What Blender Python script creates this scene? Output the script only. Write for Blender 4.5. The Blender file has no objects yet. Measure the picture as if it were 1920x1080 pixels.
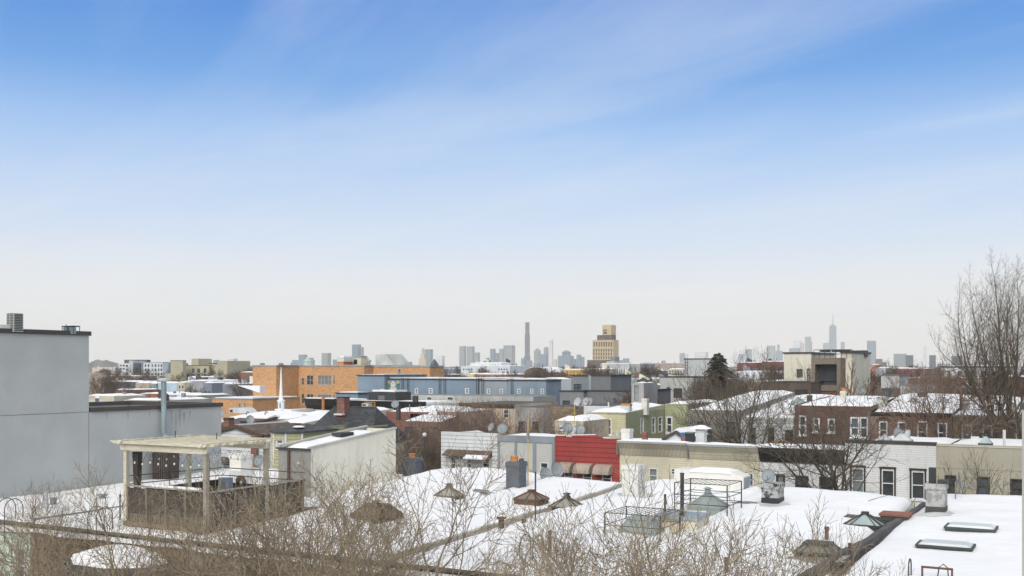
import bpy, math, random
from mathutils import Vector, noise
random.seed(7)
sc = bpy.context.scene
COL = sc.collection
TH = math.radians(29.0)          # the street grid is turned 29 degrees from the view
S, C = math.sin(TH), math.cos(TH)
F, CX, HY, H = 2000.0, 960.0, 690.0, 13.5   # focal length in photo pixels, centre, horizon row, eye height
# ---------------------------------------------------------------- camera
cd = bpy.data.cameras.new('camera'); cam = bpy.data.objects.new('camera', cd); COL.objects.link(cam)
cam.location = (0, 0, H); cam.rotation_euler = (math.radians(90), 0, TH)
cd.sensor_width = 36; cd.lens = 36*F/1920; cd.shift_y = 150/1920
cd.clip_start = .2; cd.clip_end = 30000
sc.camera = cam
# ---------------------------------------------------------------- light and sky
SUN_EL, SUN_AZ = math.radians(30), math.radians(166)   # azimuth from +Y clockwise: behind the camera, to the right
w = bpy.data.worlds.new('World'); sc.world = w; w.use_nodes = True
nt = w.node_tree; N = nt.nodes; L = nt.links
for n in list(N): N.remove(n)
def nd(t, **k):
    n = N.new(t)
    for a, b in k.items(): setattr(n, a, b)
    return n
out = nd('ShaderNodeOutputWorld'); bg = nd('ShaderNodeBackground'); bg.inputs['Strength'].default_value = .1
L.new(bg.outputs[0], out.inputs[0])
sky = nd('ShaderNodeTexSky', sky_type='NISHITA', sun_disc=False, sun_elevation=SUN_EL, sun_rotation=SUN_AZ)
sky.air_density = 1.0; sky.dust_density = 1.0; sky.ozone_density = 1.5
tc = nd('ShaderNodeTexCoord'); sep = nd('ShaderNodeSeparateXYZ'); L.new(tc.outputs['Generated'], sep.inputs[0])
def mth(op, a, b=None, c=None):
    m = nd('ShaderNodeMath', operation=op)
    for i, x in enumerate((a, b, c)):
        if x is None: continue
        if isinstance(x, (int, float)): m.inputs[i].default_value = x
        else: L.new(x, m.inputs[i])
    return m.outputs[0]
ramp = nd('ShaderNodeValToRGB'); L.new(sep.outputs[2], ramp.inputs[0])
def lin(c): return tuple(((x/255+.055)/1.055)**2.4 if x > 10 else x/255/12.92 for x in c)
stops = [(0.0, (246, 239, 230)), (.04, (243, 240, 235)), (.075, (233, 235, 238)), (.12, (204, 221, 243)), (.17, (176, 205, 242)),
         (.215, (142, 186, 238)), (.26, (84, 154, 226)), (.325, (34, 126, 214)), (.42, (90, 148, 214)), (.65, (228, 230, 232)), (1.0, (254, 250, 242))]
cr = ramp.color_ramp
while len(cr.elements) < len(stops): cr.elements.new(.5)
for e, (p, c) in zip(cr.elements, stops): e.position = p; e.color = (*lin(c), 1)
# thin high cloud laid out on a plane far above
zz_ = mth('ADD', mth('MAXIMUM', sep.outputs[2], 0.0), .03)
cx_ = mth('DIVIDE', sep.outputs[0], zz_); cy_ = mth('DIVIDE', sep.outputs[1], zz_)
cmb = nd('ShaderNodeCombineXYZ'); L.new(cx_, cmb.inputs[0]); L.new(cy_, cmb.inputs[1])
mp = nd('ShaderNodeMapping'); mp.inputs['Scale'].default_value = (.13, .7, 1)
vr_ = nd('ShaderNodeVectorRotate', rotation_type='Z_AXIS'); vr_.inputs['Angle'].default_value = math.radians(24); L.new(cmb.outputs[0], vr_.inputs['Vector']); L.new(vr_.outputs[0], mp.inputs[0])
ns = nd('ShaderNodeTexNoise'); ns.inputs['Scale'].default_value = 1.35; ns.inputs['Detail'].default_value = 7; ns.inputs['Roughness'].default_value = .55
ns.inputs['Distortion'].default_value = .9; L.new(mp.outputs[0], ns.inputs['Vector'])
cl = nd('ShaderNodeMapRange'); cl.inputs[1].default_value = .42; cl.inputs[2].default_value = .74; cl.inputs[3].default_value = 0; cl.inputs[4].default_value = .32
L.new(ns.outputs[0], cl.inputs[0])
mixc = nd('ShaderNodeMix', data_type='RGBA'); L.new(cl.outputs[0], mixc.inputs[0]); L.new(ramp.outputs[0], mixc.inputs[6]); mixc.inputs[7].default_value = (*lin((212, 227, 243)), 1)
mp2 = nd('ShaderNodeMapping'); mp2.inputs['Scale'].default_value = (.2, .5, 1); mp2.inputs['Location'].default_value = (3.7, 1.9, 0); L.new(vr_.outputs[0], mp2.inputs[0])
ns2 = nd('ShaderNodeTexNoise'); ns2.inputs['Scale'].default_value = .9; ns2.inputs['Detail'].default_value = 9; ns2.inputs['Roughness'].default_value = .62; ns2.inputs['Distortion'].default_value = 1.6; L.new(mp2.outputs[0], ns2.inputs['Vector'])
cl2 = nd('ShaderNodeMapRange'); cl2.inputs[1].default_value = .47; cl2.inputs[2].default_value = .72; cl2.inputs[3].default_value = 0; cl2.inputs[4].default_value = .27; L.new(ns2.outputs[0], cl2.inputs[0])
mixd = nd('ShaderNodeMix', data_type='RGBA'); L.new(cl2.outputs[0], mixd.inputs[0]); L.new(mixc.outputs[2], mixd.inputs[6]); mixd.inputs[7].default_value = (*lin((238, 237, 240)), 1)
sc10 = nd('ShaderNodeVectorMath', operation='SCALE'); L.new(mixd.outputs[2], sc10.inputs[0])
up_ = nd('ShaderNodeMapRange', interpolation_type='SMOOTHSTEP'); L.new(sep.outputs[2], up_.inputs[0]); up_.inputs[1].default_value = .36; up_.inputs[2].default_value = .8; up_.inputs[3].default_value = 10.0; up_.inputs[4].default_value = 11.2
L.new(up_.outputs[0], sc10.inputs['Scale'])
mix2 = nd('ShaderNodeMix', data_type='RGBA'); mix2.inputs[0].default_value = .93
L.new(sky.outputs[0], mix2.inputs[6]); L.new(sc10.outputs[0], mix2.inputs[7]); L.new(mix2.outputs[2], bg.inputs[0])
sl = bpy.data.lights.new('sun', 'SUN'); sl.energy = 2.85; sl.angle = math.radians(32); sl.color = (1, .95, .87)
so = bpy.data.objects.new('sun', sl); COL.objects.link(so)
sd = Vector((math.sin(SUN_AZ)*math.cos(SUN_EL), math.cos(SUN_AZ)*math.cos(SUN_EL), math.sin(SUN_EL)))
so.rotation_euler = sd.to_track_quat('Z', 'Y').to_euler()
vs = sc.view_settings; vs.view_transform = 'Standard'; vs.look = 'None'; vs.exposure = 0.12; vs.gamma = 1
sc.render.engine = 'CYCLES'; cy = sc.cycles
cy.use_denoising = True; cy.max_bounces = 5; cy.diffuse_bounces = 2; cy.glossy_bounces = 2; cy.transmission_bounces = 3
cy.transparent_max_bounces = 8; cy.volume_bounces = 1; cy.use_adaptive_sampling = True; cy.adaptive_threshold = .02
sc.render.film_transparent = False
# ---------------------------------------------------------------- pixel rows and columns -> places
def ray(px):
    d = (px-CX)/F; return C*d-S, S*d+C
def onV(px, v):
    a, b = ray(px); D = v/b; return a*D, D
def onU(px, u):
    a, b = ray(px); D = u/a; return b*D, D
def atD(px, D):
    a, b = ray(px); return a*D, b*D
def zy(py, D): return H-(py-HY)*D/F
def dep(u, v): return -S*u+C*v
def pxo(u, v): return CX+F*(C*u+S*v)/dep(u, v)
# ---------------------------------------------------------------- materials
MATS = {}
def mat(name, col, rough=.85, kind='plain', var=.12, pitch=.2, metal=0, scale=1.0, col2=None, bump=.15, spec=.4):
    if name in MATS: return MATS[name]
    m = bpy.data.materials.new(name); m.use_nodes = True; MATS[name] = m
    nt = m.node_tree; N = nt.nodes; L = nt.links; b = N['Principled BSDF']
    c = lin(col) if max(col) > 1.01 else col
    b.inputs['Roughness'].default_value = rough; b.inputs['Metallic'].default_value = metal
    b.inputs['Specular IOR Level'].default_value = spec
    g = N.new('ShaderNodeNewGeometry'); s = N.new('ShaderNodeSeparateXYZ'); L.new(g.outputs['Position'], s.inputs[0])
    def M(op, a, bb=None):
        n = N.new('ShaderNodeMath'); n.operation = op
        for i, x in enumerate((a, bb)):
            if x is None: continue
            if isinstance(x, (int, float)): n.inputs[i].default_value = x
            else: L.new(x, n.inputs[i])
        return n.outputs[0]
    def mix(f, a, bb, mode='MIX'):
        n = N.new('ShaderNodeMix'); n.data_type = 'RGBA'; n.blend_type = mode
        for i, x in ((0, f), (6, a), (7, bb)):
            if isinstance(x, (int, float)): n.inputs[i].default_value = x
            elif isinstance(x, tuple): n.inputs[i].default_value = (*x, 1) if len(x) == 3 else x
            else: L.new(x, n.inputs[i])
        return n.outputs[2]
    def nz(sc_, det=4, vec=None, rg=.6):
        n = N.new('ShaderNodeTexNoise'); n.inputs['Scale'].default_value = sc_; n.inputs['Detail'].default_value = det; n.inputs['Roughness'].default_value = rg
        L.new(vec if vec else g.outputs['Position'], n.inputs['Vector']); return n.outputs[0]
    def rng(x, a, bb, c_, d):
        n = N.new('ShaderNodeMapRange')
        for i, q in enumerate((a, bb, c_, d)): n.inputs[i+1].default_value = q
        L.new(x, n.inputs[0]); return n.outputs[0]
    hx = M('ADD', s.outputs[0], s.outputs[1])
    def comb(x, y, z=0.0):
        n = N.new('ShaderNodeCombineXYZ')
        for i, q in enumerate((x, y, z)):
            if isinstance(q, (int, float)): n.inputs[i].default_value = q
            else: L.new(q, n.inputs[i])
        return n.outputs[0]
    base = N.new('ShaderNodeRGB'); base.outputs[0].default_value = (*c, 1); cur = base.outputs[0]
    lo = tuple(x*(1-var*2.2) for x in c); hi = tuple(min(1, x*(1+var)) for x in c)
    blotch = rng(nz(.35*scale, 5), .35, .68, 0, 1)
    cur = mix(blotch, lo, hi)
    # weather streaks that run down the face
    if kind in ('plain', 'siding', 'stucco', 'corr'):
        st = nz(1.0, 4, comb(M('MULTIPLY', hx, 2.2*scale), M('MULTIPLY', s.outputs[2], .18*scale), 0.0))
        cur = mix(rng(st, .5, .75, 0, .4 if kind == 'stucco' else .34), cur, tuple(x*.62 for x in c))
    h = nz(9*scale, 3)
    if kind == 'brick':
        br = N.new('ShaderNodeTexBrick'); L.new(comb(hx, s.outputs[2]), br.inputs['Vector'])
        br.inputs['Scale'].default_value = 1.0; br.inputs['Brick Width'].default_value = .42; br.inputs['Row Height'].default_value = .15
        br.inputs['Mortar Size'].default_value = .012; br.inputs['Bias'].default_value = -.1
        c2 = lin(col2) if col2 else tuple(x*1.25 for x in c)
        br.inputs['Color1'].default_value = (*tuple(x*.68 for x in c), 1); br.inputs['Color2'].default_value = (*tuple(min(1, x*1.3) for x in c), 1); br.inputs['Mortar'].default_value = (*c2, 1)
        cur = mix(.72, cur, br.outputs[0]); patch = rng(nz(.9, 6), .52, .7, 0, .45); cur = mix(patch, cur, c2)
        h = br.outputs[1]
    elif kind == 'siding':
        f = M('FRACT', M('DIVIDE', s.outputs[2], pitch)); ln = M('LESS_THAN', f, .22 if pitch > .25 else .16)
        cur = mix(M('MULTIPLY', ln, .62 if pitch > .25 else .42), cur, tuple(x*.35 for x in c)); h = f
        seam = M('LESS_THAN', M('FRACT', M('ADD', M('DIVIDE', hx, 3.6), M('MULTIPLY', M('FLOOR', M('DIVIDE', s.outputs[2], pitch)), .37))), .012)
        cur = mix(M('MULTIPLY', seam, .5), cur, tuple(x*.35 for x in c))
    elif kind == 'corr':
        f = M('FRACT', M('DIVIDE', hx, pitch)); ln = M('LESS_THAN', f, .3)
        cur = mix(M('MULTIPLY', ln, .3), cur, tuple(x*.5 for x in c)); h = f
    elif kind == 'shingle':
        br = N.new('ShaderNodeTexBrick'); L.new(comb(hx, s.outputs[2]), br.inputs['Vector'])
        br.inputs['Scale'].default_value = 1; br.inputs['Brick Width'].default_value = .45; br.inputs['Row Height'].default_value = pitch; br.inputs['Mortar Size'].default_value = .012
        br.inputs['Color1'].default_value = (*tuple(x*.6 for x in c), 1); br.inputs['Color2'].default_value = (*tuple(x*1.45 for x in c), 1); br.inputs['Mortar'].default_value = (*tuple(x*.4 for x in c), 1)
        cur = mix(.7, cur, br.outputs[0]); h = br.outputs[1]
    elif kind == 'tower':
        f1 = M('LESS_THAN', M('FRACT', M('DIVIDE', hx, pitch)), .55); f2 = M('LESS_THAN', M('FRACT', M('DIVIDE', s.outputs[2], pitch*.9)), .6)
        cur = mix(M('MULTIPLY', M('MULTIPLY', f1, f2), .45), cur, tuple(x*.45 for x in c))
        big = nz(.02, 3); cur = mix(rng(big, .4, .6, 0, .3), cur, tuple(min(1, x*1.35) for x in c))
    elif kind == 'peel':
        p = rng(nz(2.6, 7, comb(M('MULTIPLY', hx, 1.4), s.outputs[2], 0.0), .7), .5, .56, 0, 1)
        cur = mix(p, cur, lin(col2) if col2 else (.05, .05, .05)); h = p
    elif kind == 'wood':
        st = nz(2.0, 5, comb(M('MULTIPLY', hx, 1.0), M('MULTIPLY', s.outputs[2], 9.0), M('MULTIPLY', s.outputs[1], .6)))
        cur = mix(rng(st, .35, .7, 0, .7), cur, tuple(x*.55 for x in c))
    elif kind == 'weave':
        a = M('LESS_THAN', M('FRACT', M('MULTIPLY', hx, 3.3)), .5); bq = M('LESS_THAN', M('FRACT', M('MULTIPLY', s.outputs[2], 5.0)), .13)
        cur = mix(M('MULTIPLY', M('MULTIPLY', a, bq), rng(nz(3, 2), .45, .55, 0, 1)), cur, (.45, .45, .43))
    L.new(cur, b.inputs['Base Color'])
    if bump:
        bp = N.new('ShaderNodeBump'); bp.inputs['Strength'].default_value = bump; bp.inputs['Distance'].default_value = .05
        L.new(h, bp.inputs['Height']); L.new(bp.outputs[0], b.inputs['Normal'])
    return m
def glass(name, col, rough=.08):
    if name in MATS: return MATS[name]
    m = bpy.data.materials.new(name); m.use_nodes = True; MATS[name] = m
    nt = m.node_tree; N = nt.nodes; L = nt.links; b = N['Principled BSDF']
    n = N.new('ShaderNodeTexNoise'); n.inputs['Scale'].default_value = .8; n.inputs['Detail'].default_value = 3
    g = N.new('ShaderNodeNewGeometry'); L.new(g.outputs['Position'], n.inputs['Vector'])
    mx = N.new('ShaderNodeMix'); mx.data_type = 'RGBA'; L.new(n.outputs[0], mx.inputs[0]); c = lin(col)
    mx.inputs[6].default_value = (*tuple(x*.5 for x in c), 1); mx.inputs[7].default_value = (*tuple(x*1.4 for x in c), 1)
    L.new(mx.outputs[2], b.inputs['Base Color']); b.inputs['Roughness'].default_value = rough; b.inputs['Specular IOR Level'].default_value = .6
    bp = N.new('ShaderNodeBump'); bp.inputs['Strength'].default_value = .08; L.new(n.outputs[0], bp.inputs['Height']); L.new(bp.outputs[0], b.inputs['Normal'])
    return m
def snow_mat():
    m = bpy.data.materials.new('snow'); m.use_nodes = True; MATS['snow'] = m
    nt = m.node_tree; N = nt.nodes; L = nt.links; b = N['Principled BSDF']
    g = N.new('ShaderNodeNewGeometry')
    n = N.new('ShaderNodeTexNoise'); n.inputs['Scale'].default_value = .6; n.inputs['Detail'].default_value = 6; L.new(g.outputs['Position'], n.inputs['Vector'])
    mx = N.new('ShaderNodeMix'); mx.data_type = 'RGBA'; L.new(n.outputs[0], mx.inputs[0])
    mx.inputs[6].default_value = (.70, .70, .705, 1); mx.inputs[7].default_value = (.82, .815, .81, 1)
    L.new(mx.outputs[2], b.inputs['Base Color']); b.inputs['Roughness'].default_value = .7; b.inputs['Specular IOR Level'].default_value = .25
    n2 = N.new('ShaderNodeTexNoise'); n2.inputs['Scale'].default_value = 1.7; n2.inputs['Detail'].default_value = 8; L.new(g.outputs['Position'], n2.inputs['Vector'])
    bp = N.new('ShaderNodeBump'); bp.inputs['Strength'].default_value = .35; bp.inputs['Distance'].default_value = .12
    L.new(n2.outputs[0], bp.inputs['Height']); L.new(bp.outputs[0], b.inputs['Normal'])
    return m
SNOW = snow_mat()
GL = glass('window_glass', (64, 68, 70)); GL2 = glass('window_glass_blind', (120, 124, 124), .3); GL3 = glass('window_glass_blue', (84, 100, 110)); GLS = glass('skylight_glass', (150, 165, 165), .25)
WHITE = mat('white_paint', (214, 216, 214), .6, var=.06); DARK = mat('dark_metal', (66, 64, 61), .6, var=.1); BLACK = mat('black_metal', (48, 49, 51), .6)
GREY = mat('grey_paint', (128, 132, 134), .7); ZINC = mat('zinc', (146, 160, 164), .45, metal=.4); RUST = mat('rust', (98, 74, 62), .8, var=.2)
CREAM = mat('cream_paint', (206, 198, 176), .8, var=.06); BRICKR = mat('brick_red', (124, 78, 66), kind='brick', col2=(142, 122, 110)); BRICKO = mat('terracotta', (196, 130, 74), .8)
TAR = mat('tar', (84, 84, 84), .9, var=.15, bump=.5); DISHM = mat('dish_grey', (140, 146, 148), .5); DBRN = mat('dark_brown_trim', (84, 68, 58), .8)
# ---------------------------------------------------------------- mesh builder
class MB:
    def __init__(s): s.v = []; s.f = []
    def quad(s, *p):
        n = len(s.v); s.v += [tuple(q) for q in p]; s.f.append(tuple(range(n, n+len(p)))); return s
    def box(s, x0, x1, y0, y1, z0, z1):
        if x0 > x1: x0, x1 = x1, x0
        if y0 > y1: y0, y1 = y1, y0
        if z0 > z1: z0, z1 = z1, z0
        n = len(s.v)
        s.v += [(x0, y0, z0), (x1, y0, z0), (x1, y1, z0), (x0, y1, z0), (x0, y0, z1), (x1, y0, z1), (x1, y1, z1), (x0, y1, z1)]
        s.f += [tuple(n+i for i in q) for q in ((0, 3, 2, 1), (4, 5, 6, 7), (0, 1, 5, 4), (1, 2, 6, 5), (2, 3, 7, 6), (3, 0, 4, 7))]; return s
    def tube(s, pts, rad, n=6, cap=True):
        pts = [Vector(p) for p in pts]; base = len(s.v)
        if isinstance(rad, (int, float)): rad = [rad]*len(pts)
        for i, p in enumerate(pts):
            d = (pts[min(i+1, len(pts)-1)]-pts[max(i-1, 0)])
            if d.length < 1e-9: d = Vector((0, 0, 1))
            d.normalize()
            a = Vector((0, 0, 1)).cross(d) if abs(d.z) < .95 else Vector((1, 0, 0)).cross(d)
            a.normalize(); b = d.cross(a); r = rad[i]
            for k in range(n):
                t = 2*math.pi*k/n; q = p+a*(r*math.cos(t))+b*(r*math.sin(t)); s.v.append((q.x, q.y, q.z))
        for i in range(len(pts)-1):
            for k in range(n):
                k2 = (k+1) % n; o = base+i*n; s.f.append((o+k, o+k2, o+n+k2, o+n+k))
        if cap:
            s.f.append(tuple(base+k for k in range(n))[::-1]); s.f.append(tuple(base+(len(pts)-1)*n+k for k in range(n)))
        return s
    def bar(s, a, b, r=.03, n=4): return s.tube([a, b], r, n)
    def frustum(s, cx, cy, z0, z1, hx0, hy0, hx1, hy1):
        n = len(s.v)
        for z, hx, hy in ((z0, hx0, hy0), (z1, hx1, hy1)): s.v += [(cx-hx, cy-hy, z), (cx+hx, cy-hy, z), (cx+hx, cy+hy, z), (cx-hx, cy+hy, z)]
        s.f += [tuple(n+i for i in q) for q in ((0, 3, 2, 1), (4, 5, 6, 7), (0, 1, 5, 4), (1, 2, 6, 5), (2, 3, 7, 6), (3, 0, 4, 7))]; return s
    def prism(s, poly, axis, a0, a1):
        """poly in the two other axes, extruded along 'x' or 'y' or 'z'"""
        def P(p, a): return (a, p[0], p[1]) if axis == 'x' else (p[0], a, p[1]) if axis == 'y' else (p[0], p[1], a)
        n = len(s.v); k = len(poly); s.v += [P(p, a0) for p in poly]+[P(p, a1) for p in poly]
        s.f.append(tuple(range(n, n+k))); s.f.append(tuple(range(n+2*k-1, n+k-1, -1)))
        for i in range(k): j = (i+1) % k; s.f.append((n+i, n+k+i, n+k+j, n+j))
        return s
    def sphere(s, c, r, n=8, m=6, sx=1, sy=1, sz=1):
        b = len(s.v)
        for i in range(m+1):
            t = math.pi*i/m
            for k in range(n):
                a = 2*math.pi*k/n; s.v.append((c[0]+sx*r*math.sin(t)*math.cos(a), c[1]+sy*r*math.sin(t)*math.sin(a), c[2]+sz*r*math.cos(t)))
        for i in range(m):
            for k in range(n): k2 = (k+1) % n; s.f.append((b+i*n+k, b+(i+1)*n+k, b+(i+1)*n+k2, b+i*n+k2))
        return s
    def build(s, name, m, parent=None, smooth=False, loc=None):
        off = Vector(loc) if loc else Vector((0, 0, 0)); p = parent
        while p: off += Vector(p.location); p = p.parent
        me = bpy.data.meshes.new(name); me.from_pydata([(a-off.x, b-off.y, c-off.z) for a, b, c in s.v], [], s.f)
        if m: me.materials.append(m)
        if smooth: me.polygons.foreach_set('use_smooth', [True]*len(me.polygons))
        me.update(); o = bpy.data.objects.new(name, me); COL.objects.link(o)
        if parent: o.parent = parent
        if loc: o.location = loc
        return o
def tag(o, label=None, cat=None, group=None, kind=None):
    if label: o['label'] = label
    if cat: o['category'] = cat
    if group: o['group'] = group
    if kind: o['kind'] = kind
    return o
def thing(name, label, cat, loc, group=None):
    o = bpy.data.objects.new(name, None); COL.objects.link(o); o.location = loc; o.empty_display_size = .3
    return tag(o, label, cat, group)
def copy_tree(o, parent=None):
    c = o.copy(); COL.objects.link(c); c.parent = parent
    for ch in list(o.children): copy_tree(ch, c)
    return c
def clutter(T, u0, u1, v0, v1, z, seed, n=3):
    rr = random.Random(seed)
    for i in range(n):
        x = rr.uniform(u0+.8, u1-1.2); y = rr.uniform(v0+1, v1-1.5); k = rr.random()
        if k < .45: h = rr.uniform(.7, 1.3); MB().box(x, x+rr.uniform(.5, .9), y, y+.5, z-.1, z+h).build('chimney', rr.choice((BRICKR, BRICKR, CREAM, GREY)), T)
        elif k < .7: MB().prism([(x, z-.1), (x+2, z-.1), (x+1.9, z+1.1), (x, z+2.1)], 'y', y, y+1).build('stair_hut', rr.choice((GREY, CREAM, DARK)), T)
        elif k < .88: MB().box(x, x+1.1, y, y+.9, z+.2, z+1.1).build('roof_unit', rr.choice((ZINC, DARK)), T)
        else: MB().tube([(x, y, z-.1), (x, y, z+1.2)], .1, 5).build('vent_pipe', GREY, T)
def fbm(x, y, s=0.0): return noise.noise(Vector((x, y, s)))
def snow_grid(m, u0, u1, v0, v1, zf, du=.6, drop=.2, edge=.35):
    nu = max(2, int((u1-u0)/du)); nv = max(2, int((v1-v0)/du)); n = len(m.v)
    for j in range(nv+1):
        for i in range(nu+1):
            u = u0+(u1-u0)*i/nu; v = v0+(v1-v0)*j/nv
            e = min(u-u0, u1-u, v-v0, v1-v); q = min(1, e/edge) if edge else 1
            m.v.append((u, v, zf(u, v)-drop*.8*(1-q)**2))
    for j in range(nv):
        for i in range(nu): a = n+j*(nu+1)+i; m.f.append((a, a+1, a+nu+2, a+nu+1))
    ring = [n+i for i in range(nu+1)]+[n+j*(nu+1)+nu for j in range(1, nv+1)]+[n+nv*(nu+1)+i for i in range(nu-1, -1, -1)]+[n+j*(nu+1) for j in range(nv-1, 0, -1)]
    b = len(m.v)
    for r in ring: x, y, z = m.v[r]; m.v.append((x, y, z-drop))
    k = len(ring)
    for i in range(k): j = (i+1) % k; m.f.append((ring[i], b+i, b+j, ring[j]))
    return m
# ---------------------------------------------------------------- windows cut into faces
def wall_face(m, axis, at, a0, a1, z0, z1, holes, depth=.14, sgn=-1):
    """face on the plane Y=at (axis 'f', seen from -Y) or X=at (axis 'r', seen from +X) with openings and their reveals"""
    def P(a, z, d=0): return (a, at+d, z) if axis == 'f' else (at-d, a, z)
    hs = [(max(h[0], a0+.02), min(h[1], a1-.02), max(h[2], z0+.02), min(h[3], z1-.02)) for h in holes]
    hs = [h for h in hs if h[1] > h[0] and h[3] > h[2]]
    A = sorted({a0, a1, *[h[0] for h in hs], *[h[1] for h in hs]}); Z = sorted({z0, z1, *[h[2] for h in hs], *[h[3] for h in hs]})
    for i in range(len(A)-1):
        j = 0
        while j < len(Z)-1:
            ca = (A[i]+A[i+1])/2
            def isin(jj): cz = (Z[jj]+Z[jj+1])/2; return any(h[0] < ca < h[1] and h[2] < cz < h[3] for h in hs)
            if isin(j): j += 1; continue
            k = j
            while k+1 < len(Z)-1 and not isin(k+1): k += 1
            m.quad(P(A[i], Z[j]), P(A[i+1], Z[j]), P(A[i+1], Z[k+1]), P(A[i], Z[k+1])); j = k+1
    for h in hs:
        b0, b1, c0, c1 = h
        m.quad(P(b0, c0), P(b0, c0, depth), P(b1, c0, depth), P(b1, c0)); m.quad(P(b0, c1), P(b1, c1), P(b1, c1, depth), P(b0, c1, depth))
        m.quad(P(b0, c0), P(b0, c1), P(b0, c1, depth), P(b0, c0, depth)); m.quad(P(b1, c0), P(b1, c0, depth), P(b1, c1, depth), P(b1, c1))
PRN = random.Random(31)
GLM = glass('window_glass_grey', (88, 90, 90), .12)
def window(par, axis, at, b0, b1, c0, c1, fr=None, pane=None, fw=.07, sash=1, mull=0, depth=.12, name='window', sill=None, proud=.025, simple=False):
    fr = fr or WHITE; pane = pane or PRN.choice((GL, GL, GL, GL3, GL2, GLM)); sill = sill or (fr if axis == 'f' and 60 < at < 112 and b1-b0 > .45 and not simple else None)
    def bx(m, a, b, c, d, q0, q1):
        if axis == 'f': m.box(a, b, at+q0, at+q1, c, d)
        else: m.box(at-q1, at-q0, a, b, c, d)
    m = MB()
    def P(a, z, d=0): return (a, at+d, z) if axis == 'f' else (at-d, a, z)
    if simple:
        m.quad(P(b0, c0, depth), P(b1, c0, depth), P(b1, c1, depth), P(b0, c1, depth)); return m.build(name, pane, par)
    fw = min(fw, (b1-b0)*.2)
    for a, b, c, d in ((b0, b0+fw, c0, c1), (b1-fw, b1, c0, c1), (b0+fw, b1-fw, c1-fw, c1), (b0+fw, b1-fw, c0, c0+fw)): bx(m, a, b, c, d, -proud, depth-.03)
    if sash: zc = (c0+c1)/2; bx(m, b0+fw, b1-fw, zc-fw*.4, zc+fw*.4, .03, depth-.02)
    for k in range(mull): x = b0+(b1-b0)*(k+1)/(mull+1); bx(m, x-fw*.5, x+fw*.5, c0+fw, c1-fw, .0, depth-.01)
    o = m.build(name, fr, par)
    MB().quad(P(b0, c0, depth), P(b1, c0, depth), P(b1, c1, depth), P(b0, c1, depth)).build('pane', pane, o)
    if sill: s = MB(); bx(s, b0-.08, b1+.08, c0-.12, c0-.003, -.1, .05); s.build('sill', sill, o)
    return o
LASTB = [None]
def building(name, label, cat, u0, u1, v0, v1, z1, wall, z0=0, par=0.0, cop=None, ch=.12, cw=.3, roof='snow', wf=(), wr=(), group=None, style=None, snowh=.18, front=None, side=None, cornice=None, rise=0, fp=0):
    """wf, wr: windows on the face toward -Y and on the face toward +X, as (a0,a1,z0,z1[,style dict])"""
    T = thing(name, label, cat, ((u0+u1)/2, (v0+v1)/2, z0), group); st = dict(style or {}); LASTB[0] = T
    m = MB(); wall_face(m, 'f', v0, u0, u1, z0, z1, wf)
    if fp:
        m.quad((u0, v0, z1), (u1, v0, z1), (u1, v0+.3, z1), (u0, v0+.3, z1)).quad((u0, v0+.3, z1-fp), (u0, v0+.3, z1), (u1, v0+.3, z1), (u1, v0+.3, z1-fp)).quad((u1, v0, z1-fp), (u1, v0+.3, z1-fp), (u1, v0+.3, z1), (u1, v0, z1)).quad((u0, v0, z1-fp), (u0, v0, z1), (u0, v0+.3, z1), (u0, v0+.3, z1-fp)); z1 -= fp
    if side is None: wall_face(m, 'r', u1, v0, v1, z0, z1, wr)
    m.quad((u1, v1, z0), (u0, v1, z0), (u0, v1, z1+rise), (u1, v1, z1+rise)).quad((u0, v1, z0), (u0, v0, z0), (u0, v0, z1), (u0, v1, z1+rise))
    if rise: m.quad((u1, v0, z1), (u1, v1, z1), (u1, v1, z1+rise))
    rz = z1-par
    if par:
        t = cw*.8; m.quad((u0+t, v0+t, rz), (u1-t, v0+t, rz), (u1-t, v0+t, z1), (u0+t, v0+t, z1)).quad((u0+t, v1-t, rz), (u1-t, v1-t, rz), (u1-t, v1-t, z1), (u0+t, v1-t, z1))
        m.quad((u0+t, v0+t, rz), (u0+t, v1-t, rz), (u0+t, v1-t, z1), (u0+t, v0+t, z1)).quad((u1-t, v0+t, rz), (u1-t, v1-t, rz), (u1-t, v1-t, z1), (u1-t, v0+t, z1))
    m.build('wall', wall, T)
    if side is not None: m = MB(); wall_face(m, 'r', u1, v0, v1, z0, z1, wr); m.build('side_wall', side, T)
    if par or cop:
        o_ = .05; q = MB(); q.box(u0-o_, u1+o_, v0-o_, v0+cw, z1, z1+ch).box(u0-o_, u1+o_, v1-cw, v1+o_, z1, z1+ch)
        q.box(u0-o_, u0+cw, v0+cw, v1-cw, z1, z1+ch).box(u1-cw, u1+o_, v0+cw, v1-cw, z1, z1+ch); q.build('coping', cop or wall, T)
    if roof == 'snow':
        i_ = cw if (par or cop) else .06
        zf = lambda u, v: rz+rise*(v-v0)/(v1-v0)+snowh*(.8+.5*fbm(u*.5, v*.5, z1))
        r = MB(); snow_grid(r, u0+i_, u1-i_, v0+i_, v1-i_, zf, du=max(.9, (u1-u0)/8), drop=snowh+.1); r.build('snow_roof', SNOW, T, smooth=False)
    elif roof is not None:
        MB().box(u0+.02, u1-.02, v0+.02, v1-.02, rz-.2, rz-.002 if par else rz+.003).build('roof', roof, T)
    if cornice:
        cm, chh, cpr = cornice
        MB().prism([(v0-.002, z1-chh), (v0-cpr*.4, z1-chh), (v0-cpr, z1-chh*.35), (v0-cpr, z1+.03), (v0-.002, z1+.03)], 'x', u0+.02, u1-.02).build('cornice', cm, T)
    for ax, at, ws in (('f', v0, wf), ('r', u1, wr)):
        for x in ws:
            s2 = dict(st); 
            if len(x) > 4: s2.update(x[4])
            window(T, ax, at, *x[:4], **s2)
    return T
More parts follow.
